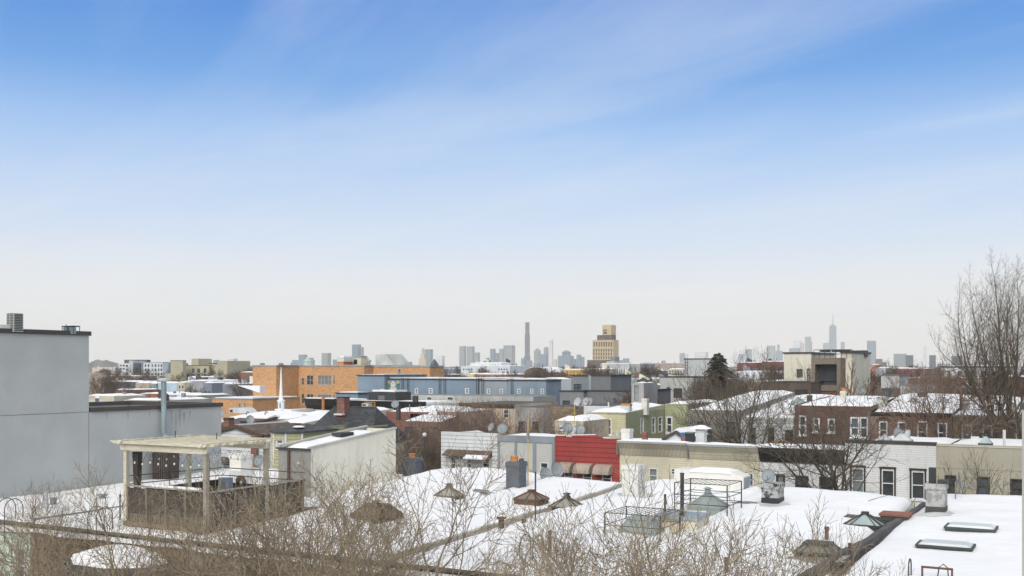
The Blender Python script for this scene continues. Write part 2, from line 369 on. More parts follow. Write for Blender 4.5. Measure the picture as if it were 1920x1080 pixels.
def WF(v, *rects):
    """window outlines given as photo columns and rows, put on the wall plane Y=v"""
    o = []
    for r in rects:
        a, D1 = onV(r[0], v); b, D2 = onV(r[2], v); D = (D1+D2)/2; o.append((a, b, zy(r[3], D), zy(r[1], D))+tuple(r[4:]))
    return o
def WR(u, *rects):
    o = []
    for r in rects:
        a, D1 = onU(r[0], u); b, D2 = onU(r[2], u); D = (D1+D2)/2; a, b = min(a, b), max(a, b); o.append((a, b, zy(r[3], D), zy(r[1], D))+tuple(r[4:]))
    return o
def PB(name, label, cat, p0, p1, yt, v, dp, wall, **k):
    """a building whose face toward us spans columns p0..p1 on the plane Y=v, roof line at row yt"""
    u0, D0 = onV(p0, v); u1, D1 = onV(p1, v); z = zy(yt, (D0+D1)/2)
    if 'pz' in k: z = k.pop('pz')
    wfp = k.pop('wfp', ()); wrp = k.pop('wrp', ())
    return building(name, label, cat, u0, u1, v, v+dp, z, wall, wf=WF(v, *wfp), wr=WR(u1, *wrp), **k)
# ================================================================ GROUND
gm = mat('ground_snow_and_pavement', (150, 148, 144), .95, var=.3, scale=.3)
g = MB().quad((-8800, -8800, 0), (8800, -8800, 0), (8800, 8800, 0), (-8800, 8800, 0)).build('ground', gm); tag(g, kind='structure')
rd = MB().box(-400, 300, 57, 67, -.3, .012).build('road', mat('asphalt_wet', (88, 88, 90), .8)); tag(rd, kind='structure')
pv = MB().box(-400, 300, 67, 72.2, -.3, .13).box(-400, 300, 52, 57, -.3, .13).build('pavement', mat('concrete', (150, 148, 144), .9)); tag(pv, kind='structure')
yd = MB(); snow_grid(yd, -120, 60, 4, 30.2, lambda u, v: .12+.15*fbm(u*.3, v*.3), du=2.0, edge=0); tag(yd.build('snowy_yard', SNOW), kind='structure')
# ================================================================ NEAR ROW: roofs just below us
TAB = [(-60, 7.05), (-49, 7.12), (-38, 7.2), (-34.2, 7.3), (-33.2, 7.75), (-32, 7.84), (-29.2, 7.93), (-26.7, 7.72), (-25.8, 7.58), (-22.8, 7.52), (-21.7, 7.48), (-19.5, 7.82), (-16.2, 7.66), (-13.3, 7.74), (-10.2, 7.73), (-8.7, 7.61), (-7.4, 7.55), (-5.9, 7.84), (-3, 7.9), (10, 7.9)]
def tab(u):
    if u <= TAB[0][0]: return TAB[0][1]
    for (a, x), (b, y) in zip(TAB, TAB[1:]):
        if u <= b: t = (u-a)/(b-a); t = t*t*(3-2*t); return x+(y-x)*t
    return TAB[-1][1]
def hroof(u, v):
    t = max(0, min(1.05, (v-30.3)/21.7)); z0 = 6.93 if u < -7.45 else 7.02
    if u < -40.6: z0 = 6.84
    return z0+(tab(u)-z0)*t**1.15+.08*fbm(u*.33, v*.33)+.035*fbm(u*.9, v*.9, 3)+.015*fbm(u*2.2, v*2.2, 8)
def onroof(px, py, dz=0):
    z = 7.3
    for _ in range(12):
        D = F*(H-z)/(py-HY); u, v = atD(px, D); z = .5*z+.5*(hroof(u, min(52, max(30, v)))+dz)
    return u, v, z
mint = mat('mint_siding', (186, 204, 190), .8, 'siding', pitch=.13); brownsh = mat('brown_shingle_siding', (118, 98, 80), .9, 'siding', pitch=.3, var=.15)
stuc = mat('rear_stucco', (158, 150, 136), .9, 'stucco', var=.16); eave = mat('eave_boards', (140, 134, 126), .85, 'wood')
def near_house(label, u0, u1, wall, wins=(), e0=.02, e1=.02, v0=30.3, v1=52.0):
    T = thing('row_house', label, 'row house', ((u0+u1)/2, 41, 0), 'row houses under our window')
    m = MB(); zt = 6.62; wall_face(m, 'f', v0, u0, u1, 0, zt, wins)
    m.quad((u1, v0, 0), (u1, v1, 0), (u1, v1, 7.1), (u1, v0, zt)).quad((u1, v1, 0), (u0, v1, 0), (u0, v1, 7.1), (u1, v1, 7.1)).quad((u0, v1, 0), (u0, v0, 0), (u0, v0, zt), (u0, v1, 7.1)).quad((u0, v0, zt), (u1, v0, zt), (u1, v1, 7.1), (u0, v1, 7.1))
    m.build('wall', wall, T)
    MB().box(u0+.01, u1-.01, v0-.22, v0+.12, 6.63, 6.8).build('eave', eave, T)
    MB().tube([(u0+.05, v0-.34, 6.8), (u1-.05, v0-.34, 6.77)], .07, 6).build('gutter', mat('gutter', (92, 88, 84), .6), T)
    if u0 > -32: MB().box(u0+.02, u1-.02, v1-.02, v1+.25, 6.5, 7.28).build('front_cornice', mat('cornice_tan', (176, 168, 150), .8), T)
    r = MB(); snow_grid(r, u0+e0, u1-e1, v0-.22, v1+.1, hroof, du=.3, drop=.28, edge=.3); r.build('snow_roof', SNOW, T, smooth=True)
    for x in wins: window(T, 'f', v0, *x[:4], fr=WHITE if wall is mint else mat('brown_frame', (96, 84, 72), .8))
    return T
near_house('mint green clapboard house at the far left with a tall white framed window', -49, -40.65, mint, [(-46.9, -45.7, 3.6, 6.0)]+WF(30.3, (28, 1028, 48, 1095)), .02, .02)
near_house('brown shingle sided house beside the mint green house, its roof carrying the pergola deck', -40.55, -31.2, brownsh, WF(30.3, (82, 1020, 98, 1085)), .02, .02)
near_house('snow roofed row house between the pergola deck and the grey chimney', -31.2, -26.5, stuc, [(-30.3, -29.3, 4, 5.9), (-28.4, -27.4, 4, 5.9)])
near_house('snow roofed row house carrying the grey chimney with the orange pot', -26.5, -21.75, stuc, [(-26, -24.9, 4, 5.9), (-24, -22.9, 4, 5.9)], .02, .1)
near_house('snow roofed row house carrying both black wire skylight cages', -21.65, -14.6, stuc, [(-20, -18.9, 4, 5.9), (-17.6, -16.5, 4, 5.9)], .1, .02)
near_house('snow roofed row house carrying the dark pyramid skylight and rust hatch', -14.6, -7.6, stuc, [(-13, -11.9, 4, 5.9), (-10.6, -9.5, 4, 5.9)], .02, .15)
near_house('snow roofed row house at the lower right with two flat white skylights', -7.4, 9.0, stuc, [(-5, -3.9, 4, 5.9)], .15, .02)
# parapet strips between roofs: low party walls capped with tar or stone
def curb(label, u, ht, wd, m, v0=30.4, v1=52, name='parapet', drift=lambda v: 0):
    q = MB(); n = 26; U_ = u
    for i in range(n):
        a = v0+(v1-v0)*i/n; b = v0+(v1-v0)*(i+1)/n; ua, ub = U_+drift(a), U_+drift(b); za, zb = hroof(ua, a)+ht+.05*fbm(a*.9, 1), hroof(ub, b)+ht+.05*fbm(b*.9, 1); wa = wd*(1+.2*fbm(a*.8, 5)); wb = wd*(1+.2*fbm(b*.8, 5))
        q.quad((ua-wa, a, za-.8), (ua-wa*.8, a, za), (ub-wb*.8, b, zb), (ub-wb, b, zb-.8)).quad((ua-wa*.8, a, za), (ua+wa*.8, a, za), (ub+wb*.8, b, zb), (ub-wb*.8, b, zb)).quad((ua+wa*.8, a, za), (ua+wa, a, za-.8), (ub+wb, b, zb-.8), (ub+wb*.8, b, zb))
        if i == 0: q.quad((ua-wa, a, za-.8), (ua+wa, a, za-.8), (ua+wa*.8, a, za), (ua-wa*.8, a, za))
    return tag(q.build(name, m), label, 'parapet')
curb('black tarred party wall strip running up to the whitewashed chimney at right', -8.05, .12, .15, TAR, v1=49.3, drift=lambda v: .084*(v-33.5))
curb('thin pale stone party wall edge running up to the plain white chimney', -21.7, .06, .12, mat('stone_cap', (172, 166, 154), .9))
curb('low grey step in the snow between the brown and mint green houses', -40.6, .0, .04, GREY)
# ================================================================ BIG GREY STUCCO BUILDING, left
gst = mat('grey_stucco', (172, 174, 171), .9, 'smooth', var=.045, bump=.25); dcop = mat('bronze_coping', (74, 68, 64), .6)
T = thing('stucco_building', 'large windowless grey stucco building with dark roof edges at the left', 'building', (-57, 37, 0))
m = MB(); m.box(-70, -49, 20, 40.2, 0, 15.28); m.box(-57.2, -49.0, 40.2, 50.3, 0, 10.3)
for a in ((-49.3, -49.0, 40.2, 50.3), (-57.2, -56.9, 40.2, 50.3), (-56.9, -49.3, 50.0, 50.3)): m.box(*a, 10.3, 11.06)
m.build('wall', gst, T)
q = MB(); q.box(-70, -48.92, 40.0, 40.3, 15.28, 15.52).box(-49.35, -48.92, 20, 40.0, 15.28, 15.52); q.build('coping', dcop, T)
q = MB(); q.box(-49.4, -48.92, 40.3, 50.4, 11.06, 11.3).box(-57.3, -56.8, 40.3, 50.4, 11.06, 11.3).box(-56.8, -49.4, 49.9, 50.4, 11.06, 11.3); q.build('coping', dcop, T)
MB().box(-56.9, -49.3, 40.2, 50, 10.3, 10.5).build('snow_roof', SNOW, T)
jm = mat('dark_joint', (120, 122, 124), .9)
q = MB().box(-49, -48.994, 20, 40.2, 11.06, 11.09).box(-49, -48.994, 40.17, 40.2, 0, 11.06); q.build('joint', jm, T)
st = mat('rust_stain', (158, 157, 150), .95); stl = mat('pale_patch', (176, 179, 178), .95)
for (pa, zt_, ln, wd_) in [(322, 10.95, .9, .1), (330, 10.9, 1.5, .06), (337, 10.95, 1.1, .13), (345, 10.8, .7, .08), (356, 10.9, .5, .05), (280, 11.0, .5, .05), (240, 11.0, .6, .06), (200, 11.0, .4, .05)]:
    vv, D_ = onU(pa, -49.0); n_ = 6; q = MB()
    for j in range(n_):
        f0, f1 = j/n_, (j+1)/n_; w0, w1 = wd_*(1-f0**2)*(1+.3*math.sin(j*2+pa)), wd_*(1-f1**2)*(1+.3*math.sin(j*2+2+pa)); q.quad((-48.997, vv-w0, zt_-ln*f0), (-48.997, vv+w0, zt_-ln*f0), (-48.997, vv+w1, zt_-ln*f1), (-48.997, vv-w1, zt_-ln*f1))
    q.build('stain', st, T)
# roof units on it
u, D = -50.6, 0
def louver_unit(label, p0, p1, yt, yb, u, v, wd):
    D = dep(u, v); zb = 15.28; zt = zy(yt, D); T = thing('condenser_unit', label, 'air conditioner', (u, v, zb)); h = wd/2
    a = MB(); a.box(u-h, u+h, v-h, v+h, zb+.08, zt); a.build('cabinet', mat('unit_body', (176, 178, 172), .6), T)
    n = int((zt-zb)/.085)
    f = MB()
    for i in range(n-1):
        z = zb+.13+i*.085; f.box(u-h+.05, u+h-.05, v-h-.012, v-h, z, z+.045); f.box(u+h, u+h+.012, v-h+.05, v+h-.05, z, z+.045)
    f.build('grille', mat('grille_dark', (66, 66, 62), .7), T)
    MB().box(u-.03, u+.03, v-h-.02, v-h-.012, zb+.1, zt-.03).build('post', mat('unit_body', (176, 178, 172)), T)
u, D = atD(28, 55); louver_unit('tall grey louvred air conditioner on the big grey building roof', 12, 43, 588, 626, u, D, .56)
u, v = atD(3, 54.6); T = thing('white_cabinet', 'low white metal cabinet beside the tall louvred unit at the left edge', 'cabinet', (u, v, 15.28)); MB().box(u-.45, u+.3, v-.3, v+.3, 15.3, zy(609, 54.6)).build('body', WHITE, T)
MB().box(u-.4, u+.25, v-.31, v-.303, 15.9, 15.98).build('vent_slot', ZINC, T)
u, v = atD(133, 58); T = thing('roof_frame', 'small black pipe frame holding two ribbed vents on the grey building roof', 'roof frame', (u, v, 15.3))
zt = zy(612, 58); q = MB()
for a in (-.45, .0, .45): q.bar((u+a, v-.2, 15.3), (u+a, v-.2, zt), .025); q.bar((u+a, v+.2, 15.3), (u+a, v+.2, zt), .025)
q.bar((u-.47, v-.2, zt), (u+.47, v-.2, zt), .03).bar((u-.47, v+.2, zt), (u+.47, v+.2, zt), .03).bar((u-.45, v-.2, zt), (u-.45, v+.2, zt), .03).bar((u+.45, v-.2, zt), (u+.45, v+.2, zt), .03); q.build('frame', BLACK, T)
for a in (-.28, .08):
    q = MB().box(u+a-.13, u+a+.15, v-.15, v+.15, 15.35, zt-.04)
    for i in range(5): q.box(u+a-.12+i*.055, u+a-.10+i*.055, v-.17, v-.15, 15.4, zt-.08)
    q.build('vent', ZINC, T)
MB().tube([(u-.38, v, zt-.1), (u-.38, v, zt+.12)], .03, 6).build('pipe', ZINC, T)
# long galvanised duct on the wall
u, v = -48.72, 0; v, D = onU(307, -48.72); T = thing('metal_flue', 'tall galvanised flue pipe with a cap rising up the grey stucco wall', 'flue', (u, v, 9))
zt = zy(716, D); q = MB().tube([(u, v, 9.75), (u, v, zt)], .16, 12)
for z in (10.4, 11.4, 12.2): q.tube([(u, v, z), (u, v, z+.03)], .172, 12)
q.build('pipe', ZINC, T, smooth=False); MB().tube([(u, v, 9.75), (u+.05, v+.02, 9.5), (u+.35, v+.25, 9.25)], .17, 10).build('elbow', ZINC, T)
MB().tube([(u, v, zt+.02), (u, v, zt+.07), (u, v, zt+.16), (u, v, zt+.22)], [.2, .33, .33, .14], 12).build('cap', mat('flue_cap', (190, 194, 190), .6), T)
MB().box(-48.99, u-.14, v-.03, v+.03, 10.9, 10.95).box(-48.99, u-.14, v-.03, v+.03, 11.9-.9, 11.05).build('bracket', DARK, T)
# ================================================================ PERGOLA DECK
wood = mat('bleached_wood', (206, 199, 176), .85, 'wood', var=.08); wood2 = mat('weathered_post', (162, 154, 136), .9, 'wood', var=.15)
U0, U1, V0, V1, VB = -35.5, -31.0, 31.0, 34.45, 36.9
T = thing('pergola', 'bleached timber pergola with open rafters over the roof deck', 'pergola', ((U0+U1)/2, (V0+V1)/2, 7.1))
for a, b in ((U0, V0), (U1, V0), (U0, V1), (U1, V1)): MB().box(a-.085, a+.085, b-.085, b+.085, 6.9, 10.1).build('post', wood2 if a == U1 else wood, T)
for b in (V0, V1): MB().prism([(U0-.15, 10.1), (U1+.15, 10.1), (U1+.25, 10.375), (U0-.25, 10.375)], 'y', b-.17, b-.105).build('beam', wood, T)
for a in (U0, U1): MB().prism([(V0-.4, 10.52), (V1+.85, 10.52), (V1+1.0, 10.38), (V0-.55, 10.38)], 'x', a+.1 if a == U0 else a+.103, a+.17).build('beam', wood, T)
for i in range(13):
    b = V0-.35+i*.36; q = MB(); s1 = U0-.62+.06*math.sin(i*3); q.prism([(s1, 10.49), (s1+.25, 10.385), (U1+.25+.1*math.sin(i*2), 10.385), (U1+.4+.1*math.sin(i*2), 10.49)], 'y', b, b+.09); q.build('rafter', wood, T)
for a in (-34.8, -32.4): MB().bar((a, V0+2, 10.52), (a, V0+2, 10.8), .025).build('hook', DARK, T)
# platform and screens
T = thing('roof_deck', 'timber roof deck floor on low joists under the pergola', 'deck', ((U0+U1)/2, 37, 6.9)); q = MB(); q.box(U0-.1, U1+.1, V0-.1, VB, 6.98, 7.16)
for i in range(18): q.box(U0, U1, V0+i*.4, V0+i*.4+.36, 7.163, 7.19)
q.build('floor', mat('deck_boards', (128, 112, 92), .9, 'wood'), T); MB().box(U0+.1, U1-.2, V1+.3, VB-.2, 7.17, 7.3).build('snow', SNOW, T)
scr = mat('screen_mesh', (76, 72, 66), .9, 'weave', var=.2); scr2 = mat('screen_dark', (76, 70, 63), .95, 'wood', var=.2)
T = thing('deck_fence', 'dark screened fence with pale posts around the roof deck', 'fence', (U1, V0, 7))
for i in range(4): a = U0+.12+i*1.1; MB().box(a+.06, a+1.04, V0-.03, V0+.0, 7.55, 8.55).build('screen', scr2, T)
for i in range(4):
    a = U0+.12+i*1.1; q = MB()
    for k in range(9): q.box(a+.06+k*.115, a+.08+k*.115, V0-.02, V0+.0, 6.9, 7.55)
    q.box(a+.06, a+1.04, V0+.02, V0+.03, 6.95, 7.5)
    q.build('slats', mat('slat_grey', (120, 112, 100), .9), T)
for i in range(5): a = U0+.12+i*1.1; MB().box(a-.05, a+.04, V0-.06, V0+.04, 6.85, 8.6).build('post', mat('fence_post_wood', (124, 116, 102), .9, 'wood', var=.15), T)
MB().box(U0, U1+.05, V0-.1, V0+.06, 8.6, 8.66).build('rail', wood2, T); q = MB(); snow_grid(q, U0+1.6, U1-.3, V0-.09, V0+.05, lambda u, v: 8.74+.03*fbm(u*3, v), du=.2, drop=.08, edge=0); q.build('snow_cap', SNOW, T)
for i in range(4): b = V0+.2+i*1.4; MB().box(U1, U1+.03, b, b+1.32, 6.9, 8.5).build('screen', scr, T)
for i in range(5): b = V0+.15+i*1.4; MB().box(U1-.02, U1+.1, b-.04, b+.04, 6.8, 8.55).build('post', mat('fence_post_wood', (124, 116, 102)), T)
MB().box(U1-.05, U1+.12, V0+.08, VB, 8.55, 8.6).build('rail', wood2, T)
MB().box(U0-.02, U0+.02, V0+.1, VB, 7.1, 8.4).build('screen', scr2, T); MB().box(U0+.03, U1-.1, VB-.04, VB, 7.1, 8.2).build('screen', scr2, T)
T = thing('deck_railing', 'thin brown metal railing behind the pergola posts', 'railing', (U0, VB, 7.2)); q = MB()
for z in (8.5, 8.85): q.bar((U0-.5, V0+.4, z+.1), (U0-.5, VB+.1, z), .022).bar((U0-.5, VB+.1, z), (U1, VB+.1, z), .022)
for i in range(3): q.bar((U0-.5, V0+.4+i*2.4, 7), (U0-.5, V0+.4+i*2.4, 9.25), .025)
for i in range(27): a = U0+1.6+i*.1; q.bar((a, VB+.1, 7.2), (a, VB+.1, 8.5), .011, 3)
q.build('rail', mat('rail_brown', (92, 78, 68), .7), T)
def lights(label, p, q_, z, n):
    T = thing('string_lights', label, 'string lights', ((p[0]+q_[0])/2, (p[1]+q_[1])/2, z)); w_ = MB(); P, Q = Vector((*p, z)), Vector((*q_, z)); pts = []
    for i in range(n):
        a = P.lerp(Q, i/n); b = P.lerp(Q, (i+.5)/n); b.z -= .32+.05*math.sin(i*2.1); pts += [a, b]
    pts.append(Q); w_.tube(pts, .009, 3); w_.build('wire', BLACK, T)
    for b in pts[1::2]: MB().sphere((b.x, b.y, b.z-.05), .04, 6, 4, sz=1.4).build('bulb', mat('bulb_glass', (222, 222, 214), .2), T)
lights('string of clear bulbs zigzagging along the left side of the pergola', (U0+.2, V0+.1), (U0+.2, V1), 9.98, 8)
lights('string of clear bulbs zigzagging under the front pergola beam', (U0+.2, V0+.05), (U1-.2, V0+.05), 9.95, 9)
lights('string of clear bulbs hanging along the back pergola beam', (U0+.2, V1+.05), (U1-.2, V1+.05), 9.95, 10)
# things by the deck
char = mat('charred_board', (84, 76, 70), .95, 'wood', var=.3)
u, D = onV(241, V0+.6); T = tag(MB().frustum(U0+.25, V0+.35, 7.4, 10.0, .05, .1, .17, .12).build('rolled_shade', char), 'narrow dark rolled shade tied to the left pergola post', 'shade')
v, D = onU(313, -48.0); T = thing('timber_screen', 'dark weathered timber clad stack leaning at the grey wall behind the pergola', 'screen', (-48.0, v, 7)); q = MB(); q.frustum(-48.1, v, 7.0, 8.55, .55, .5, .6, .5)
for i in range(6): q.box(-48.1-.5+i*.18, -48.1-.4+i*.18, v-.56, v-.5, 7.1, 8.5)
q.build('boards', char, T); MB().frustum(-48.1, v, 8.55, 8.85, .5, .4, .35, .3).build('top', RUST, T)
def chimney(label, px, py, wpx, ypt, m, name='chimney', cap=None, pots=(), flare=1.0, u=None, v=None, base=None, dp=None, bot=None, z0=None):
    if u is None: u, v, z = onroof(px, py)
    else: z = z0
    D = dep(u, v); w_ = wpx*D/F*.5/1.2; zt = zy(ypt, D); T = thing(name, label, 'chimney', (u, v, z-.4)); dp = dp or w_
    q = MB(); n = 8; h = zt-z+.4; pr = None
    q.frustum(u, v, z-.4, zt-.28, w_, dp, w_*flare, dp*flare); q.build('stack', m, T)
    MB().frustum(u, v, zt-.28, zt-.2, w_*flare, dp*flare, w_*flare*1.1, dp*flare*1.1).frustum(u, v, zt-.2, zt, w_*flare*1.1, dp*flare*1.1, w_*flare*1.08, dp*flare*1.08).build('crown', cap or m, T)
    if base: MB().frustum(u, v, z-.3, z+.22, w_*1.06, dp*1.06, w_*1.03, dp*1.03).build('tar_skirt', base, T)
    for (dx, dy, r, hh, mm) in pots:
        MB().tube([(u+dx, v+dy, zt), (u+dx, v+dy, zt+hh*.8), (u+dx, v+dy, zt+hh*.8), (u+dx, v+dy, zt+hh)], [r, r*.92, r*1.1, r*1.1], 10).build('flue_pot', mm, T)
    return T
WW = mat('whitewashed_masonry', (216, 214, 206), .9, 'stucco', var=.1, bump=.8); WWD = mat('dirty_whitewash', (186, 186, 180), .9, 'peel', col2=(64, 62, 60), bump=.5)
GBL = mat('blue_grey_paint', (88, 94, 102), .85, 'stucco', var=.15)
T = chimney('whitewashed chimney with a tall black flue box on the right party wall', 1756, 958, 40, 906, mat('grey_whitewash', (178, 178, 174), .9, 'peel', col2=(142, 140, 136), bump=.5), base=TAR, dp=.42)
u, v, z = onroof(1756, 958); D = dep(u, v); MB().box(u-.28, u-.02, v-.2, v+.1, zy(906, D), zy(877, D)).build('flue_box', BLACK, T); MB().box(u+.06, u+.45, v-.2, v+.2, zy(906, D), zy(899, D)).build('flue_lid', DARK, T)
chimney('plain flared white masonry chimney at the head of the pale party wall', 1188, 925, 38, 871, WW, base=None, dp=.45)
chimney('peeling black and white chimney with a dish bolted to it', 1449, 941, 38, 905, mat('peeling_paint', (176, 178, 174), .95, 'peel', col2=(50, 50, 50), bump=.6), base=BLACK, dp=.45)
chimney('slate grey chimney with an orange clay pot in the centre of the roofs', 968, 911, 33, 865, GBL, pots=((-.12, 0, .2, .26, BRICKO), (.25, .1, .13, .14, RUST)), dp=.4)
chimney('dark blue grey chimney with an orange pot beside the beige penthouse', 773, 897, 33, 858, GBL, u=onV(773, 51.4)[0], v=51.4, z0=7.2, pots=((0, 0, .19, .24, BRICKO),), dp=.4)
chimney('rough whitewashed chimney behind the pergola near the grey dish', 452, 884, 34, 852, WW, u=onV(452, 49.3)[0], v=49.3, z0=7.0, dp=.5)
def dish(label, px, py, r, D=None, on=None, m=None, face=(0.35, -.9, .35), name='satellite_dish', base=None):
    """px,py = centre of the reflector; base = height it stands on"""
    u, v = atD(px, D); z = zy(py, D); T = thing(name, label, 'satellite dish', (u, v, base if base is not None else z-.6)); d = Vector(face).normalized()
    a = Vector((0, 0, 1)).cross(d).normalized(); b = d.cross(a); c = Vector((u, v, z)); q = MB(); n = 14; vs_ = []
    for ring, (rr, dd) in enumerate(((0, 0), (.4, .03), (.75, .09), (1, .17))):
        for k in range(n):
            t = 2*math.pi*k/n; p = c+a*(r*rr*math.cos(t))+b*(r*rr*1.08*math.sin(t))+d*(dd*r*1.6); q.v.append(tuple(p))
    for i in range(3):
        for k in range(n): k2 = (k+1) % n; q.f.append((i*n+k, i*n+k2, (i+1)*n+k2, (i+1)*n+k))
    nn = len(q.v); q.v += [tuple(Vector(x)-d*.02) for x in q.v[:nn]]; q.f += [tuple(nn+i for i in reversed(f)) for f in q.f[:]]
    q.f += [(3*n+k, nn+3*n+k, nn+3*n+(k+1) % n, 3*n+(k+1) % n) for k in range(n)]
    q.build('reflector', m or DISHM, T, smooth=True)
    q = MB().bar(tuple(c-b*r*.9+d*.1), tuple(c+d*r*1.25-b*r*.35), .016).bar(tuple(c+a*r*.7+d*.1), tuple(c+d*r*1.25-b*r*.35), .01); q.sphere(tuple(c+d*r*1.28-b*r*.33), .05, 6, 4); q.build('feed_arm', GREY, T)
    zb = base if base is not None else z-.6; back = c-d*.12
    MB().bar(tuple(c-d*.02), tuple(back), .03).bar(tuple(back), (back.x, back.y, zb-.05), .026, 5).build('mast', GREY, T)
    return T
dish('grey satellite dish edge on beside the right whitewashed chimney', 1797, 903, .42, D=46.5, face=(.95, .1, .15), base=7.5)
dish('grey satellite dish on top of the peeling black and white chimney', 1441, 893, .33, D=52.2, face=(.1, -.9, .35), base=zy(905, 52.5))
dish('pale satellite dish standing left of its pair behind the slate chimney', 1023, 891, .38, D=57.5, face=(.7, -.5, .35), base=7.5)
dish('pale satellite dish standing right of its pair behind the slate chimney', 1043, 881, .4, D=58, face=(.8, -.4, .35), base=7.5)
dish('round dark grey satellite dish behind the right pergola post', 486, 864, .31, D=61, face=(.35, -.9, .25), base=7.1)
dish('pale dish mostly hidden behind the front right pergola post', 407, 857, .3, D=66, face=(.35, -.9, .25), base=7.1)
# skylights
def skylight(label, px, py, wu, wv, h, m=None, glassm=None, curbh=.18, top=.0, ridge=False, finial=0, name='skylight', bars=True):
    u, v, z = onroof(px, py); fm = m or DARK; T = thing(name, label, 'skylight', (u, v, z-.1)); a, b = wu/2, wv/2; z1 = z+curbh
    MB().box(u-a, u+a, v-b, v+b, z-.3, z1).build('curb', fm, T); g_ = glassm or GLS; ta, tb = a*top, b*top
    if h > 0: MB().frustum(u, v, z1+.01, z1+h, a*.97, b*.97, max(ta, .04), max(tb, .04)).build('glazing', g_, T)
    else: MB().box(u-a+.06, u+a-.06, v-b+.06, v+b-.06, z1+.003, z1+.04).build('glazing', g_, T)
    q = MB()
    if h > 0 and bars:
        for sx, sy in ((-1, -1), (1, -1), (1, 1), (-1, 1)): q.bar((u+sx*a, v+sy*b, z1+.02), (u+sx*ta, v+sy*tb, z1+h+.02), .04)
        for t in (-.33, .33) if wu > 1.3 else (0,):
            for sy in (-1, 1): q.bar((u+t*2*a, v+sy*b, z1+.02), (u+t*ta*1.6, v+sy*tb, z1+h+.02), .025)
            for sx in (-1, 1): q.bar((u+sx*a, v+t*2*b, z1+.02), (u+sx*ta, v+t*tb*1.6, z1+h+.02), .025)
        q.box(u-max(ta, .08)-.05, u+max(ta, .08)+.05, v-max(tb, .08)-.05, v+max(tb, .08)+.05, z1+h, z1+h+.08)
    q.box(u-a-.04, u+a+.04, v-b-.04, v-b+.03, z1-.05, z1+.03).box(u-a-.04, u+a+.04, v+b-.03, v+b+.04, z1-.05, z1+.03).box(u-a-.04, u-a+.03, v-b+.03, v+b-.03, z1-.05, z1+.03).box(u+a-.03, u+a+.04, v-b+.03, v+b-.03, z1-.05, z1+.03)
    q.build('frame', fm, T)
    if finial: MB().tube([(u, v, z1+h+.08), (u, v, z1+h+.08+finial), (u, v, z1+h+.08+finial), (u, v, z1+h+.14+finial)], [.13, .13, .22, .05], 8).build('vent_cap', fm, T)
    return T
frost = mat('frosted_acrylic', (206, 210, 208), .35, var=.05, bump=.05); dgrn = mat('dark_green_frame', (66, 72, 72), .6)
skylight('flat white domed skylight, the farther of the two at lower right', 1821, 993, 1.7, 1.1, .1, dgrn, frost, .1, .8, bars=False)
skylight('flat white domed skylight, the nearer of the two at lower right', 1773, 1027, 1.75, 1.05, .1, dgrn, frost, .1, .8, bars=False)
skylight('dark pyramid skylight with clear panes left of the black party wall', 1622, 983, 1.45, .85, .42, mat('black_frame', (56, 56, 54), .7), GLS, .0, .04)
skylight('dark low lantern skylight with a raised lid near the bottom right', 1534, 1040, 1.35, 1.05, .24, mat('mossy_frame', (78, 76, 68), .8), mat('dirty_glass', (120, 124, 116), .4), .12, .6, finial=0)
skylight('dark pyramid skylight with a square cap right of the rusty one', 1063, 950, 1.4, .8, .4, mat('brown_frame2', (82, 74, 68), .8), mat('old_glass', (160, 160, 150), .4), .0, .1, finial=.1)
skylight('rusty sided low pyramid skylight by the thin brown pole', 996, 944, 1.3, .95, .34, RUST, mat('old_glass2', (122, 112, 98), .5), .22, .06)
skylight('tan pyramid skylight left of the centre behind bare branches', 842, 931, 1.2, .7, .38, mat('tan_frame', (112, 102, 90), .8), mat('old_glass', (160, 160, 150)), .05, .1, finial=.08)
skylight('large brown lump of a covered skylight behind the foreground twigs', 706, 972, 1.7, 1.4, .38, mat('brown_tarp', (98, 88, 78), .95, var=.3, bump=.8), mat('brown_tarp2', (112, 100, 86), .95, var=.3, bump=.8), .16, .5, finial=.1)
skylight('pale green ridge skylight inside the near wire cage', 1203, 997, 1.45, .9, .4, mat('sage_frame', (146, 156, 151), .6), mat('sage_glass', (146, 156, 152), .3), .1, .62)
skylight('pale green pyramid skylight inside the far wire cage', 1327, 953, 1.45, 1.15, .5, mat('sage_frame', (156, 170, 164)), mat('sage_glass', (150, 166, 160)), .12, .1, finial=.16)
def cage(label, px, py, wu, wv, h):
    u, v, z = onroof(px, py); T = thing('wire_cage', label, 'security cage', (u, v, z)); a, b = wu/2, wv/2; q = MB()
    for sx in (-1, 1):
        for sy in (-1, 1): MB().bar((u+sx*a, v+sy*b, z-.3), (u+sx*a, v+sy*b, z+h), .026).build('post', BLACK, T)
    q = MB()
    for f_ in (.45, 1.0) if h < 1.2 else (.3, .6, 1.0):
        zz = z+h*f_; q.bar((u-a, v-b, zz), (u+a, v-b, zz), .016).bar((u-a, v+b, zz), (u+a, v+b, zz), .016).bar((u-a, v-b, zz), (u-a, v+b, zz), .016).bar((u+a, v-b, zz), (u+a, v+b, zz), .016)
    q.build('rails', BLACK, T); q = MB(); n = int(wu/.2)
    for i in range(1, n): x = u-a+wu*i/n; q.bar((x, v-b, z+h), (x, v+b, z+h), .011)
    q.build('grating', BLACK, T)
cage('low black wire security cage over the near green skylight', 1205, 1000, 2.25, 2.1, .85)
cage('taller black wire security cage over the far green skylight', 1328, 958, 2.3, 2.0, 1.25)
u, v, z = onroof(1283, 985); T = thing('roof_hatch', 'light blue flat roof hatch on a cream box between the two cages', 'roof hatch', (u, v, z)); D = dep(u, v)
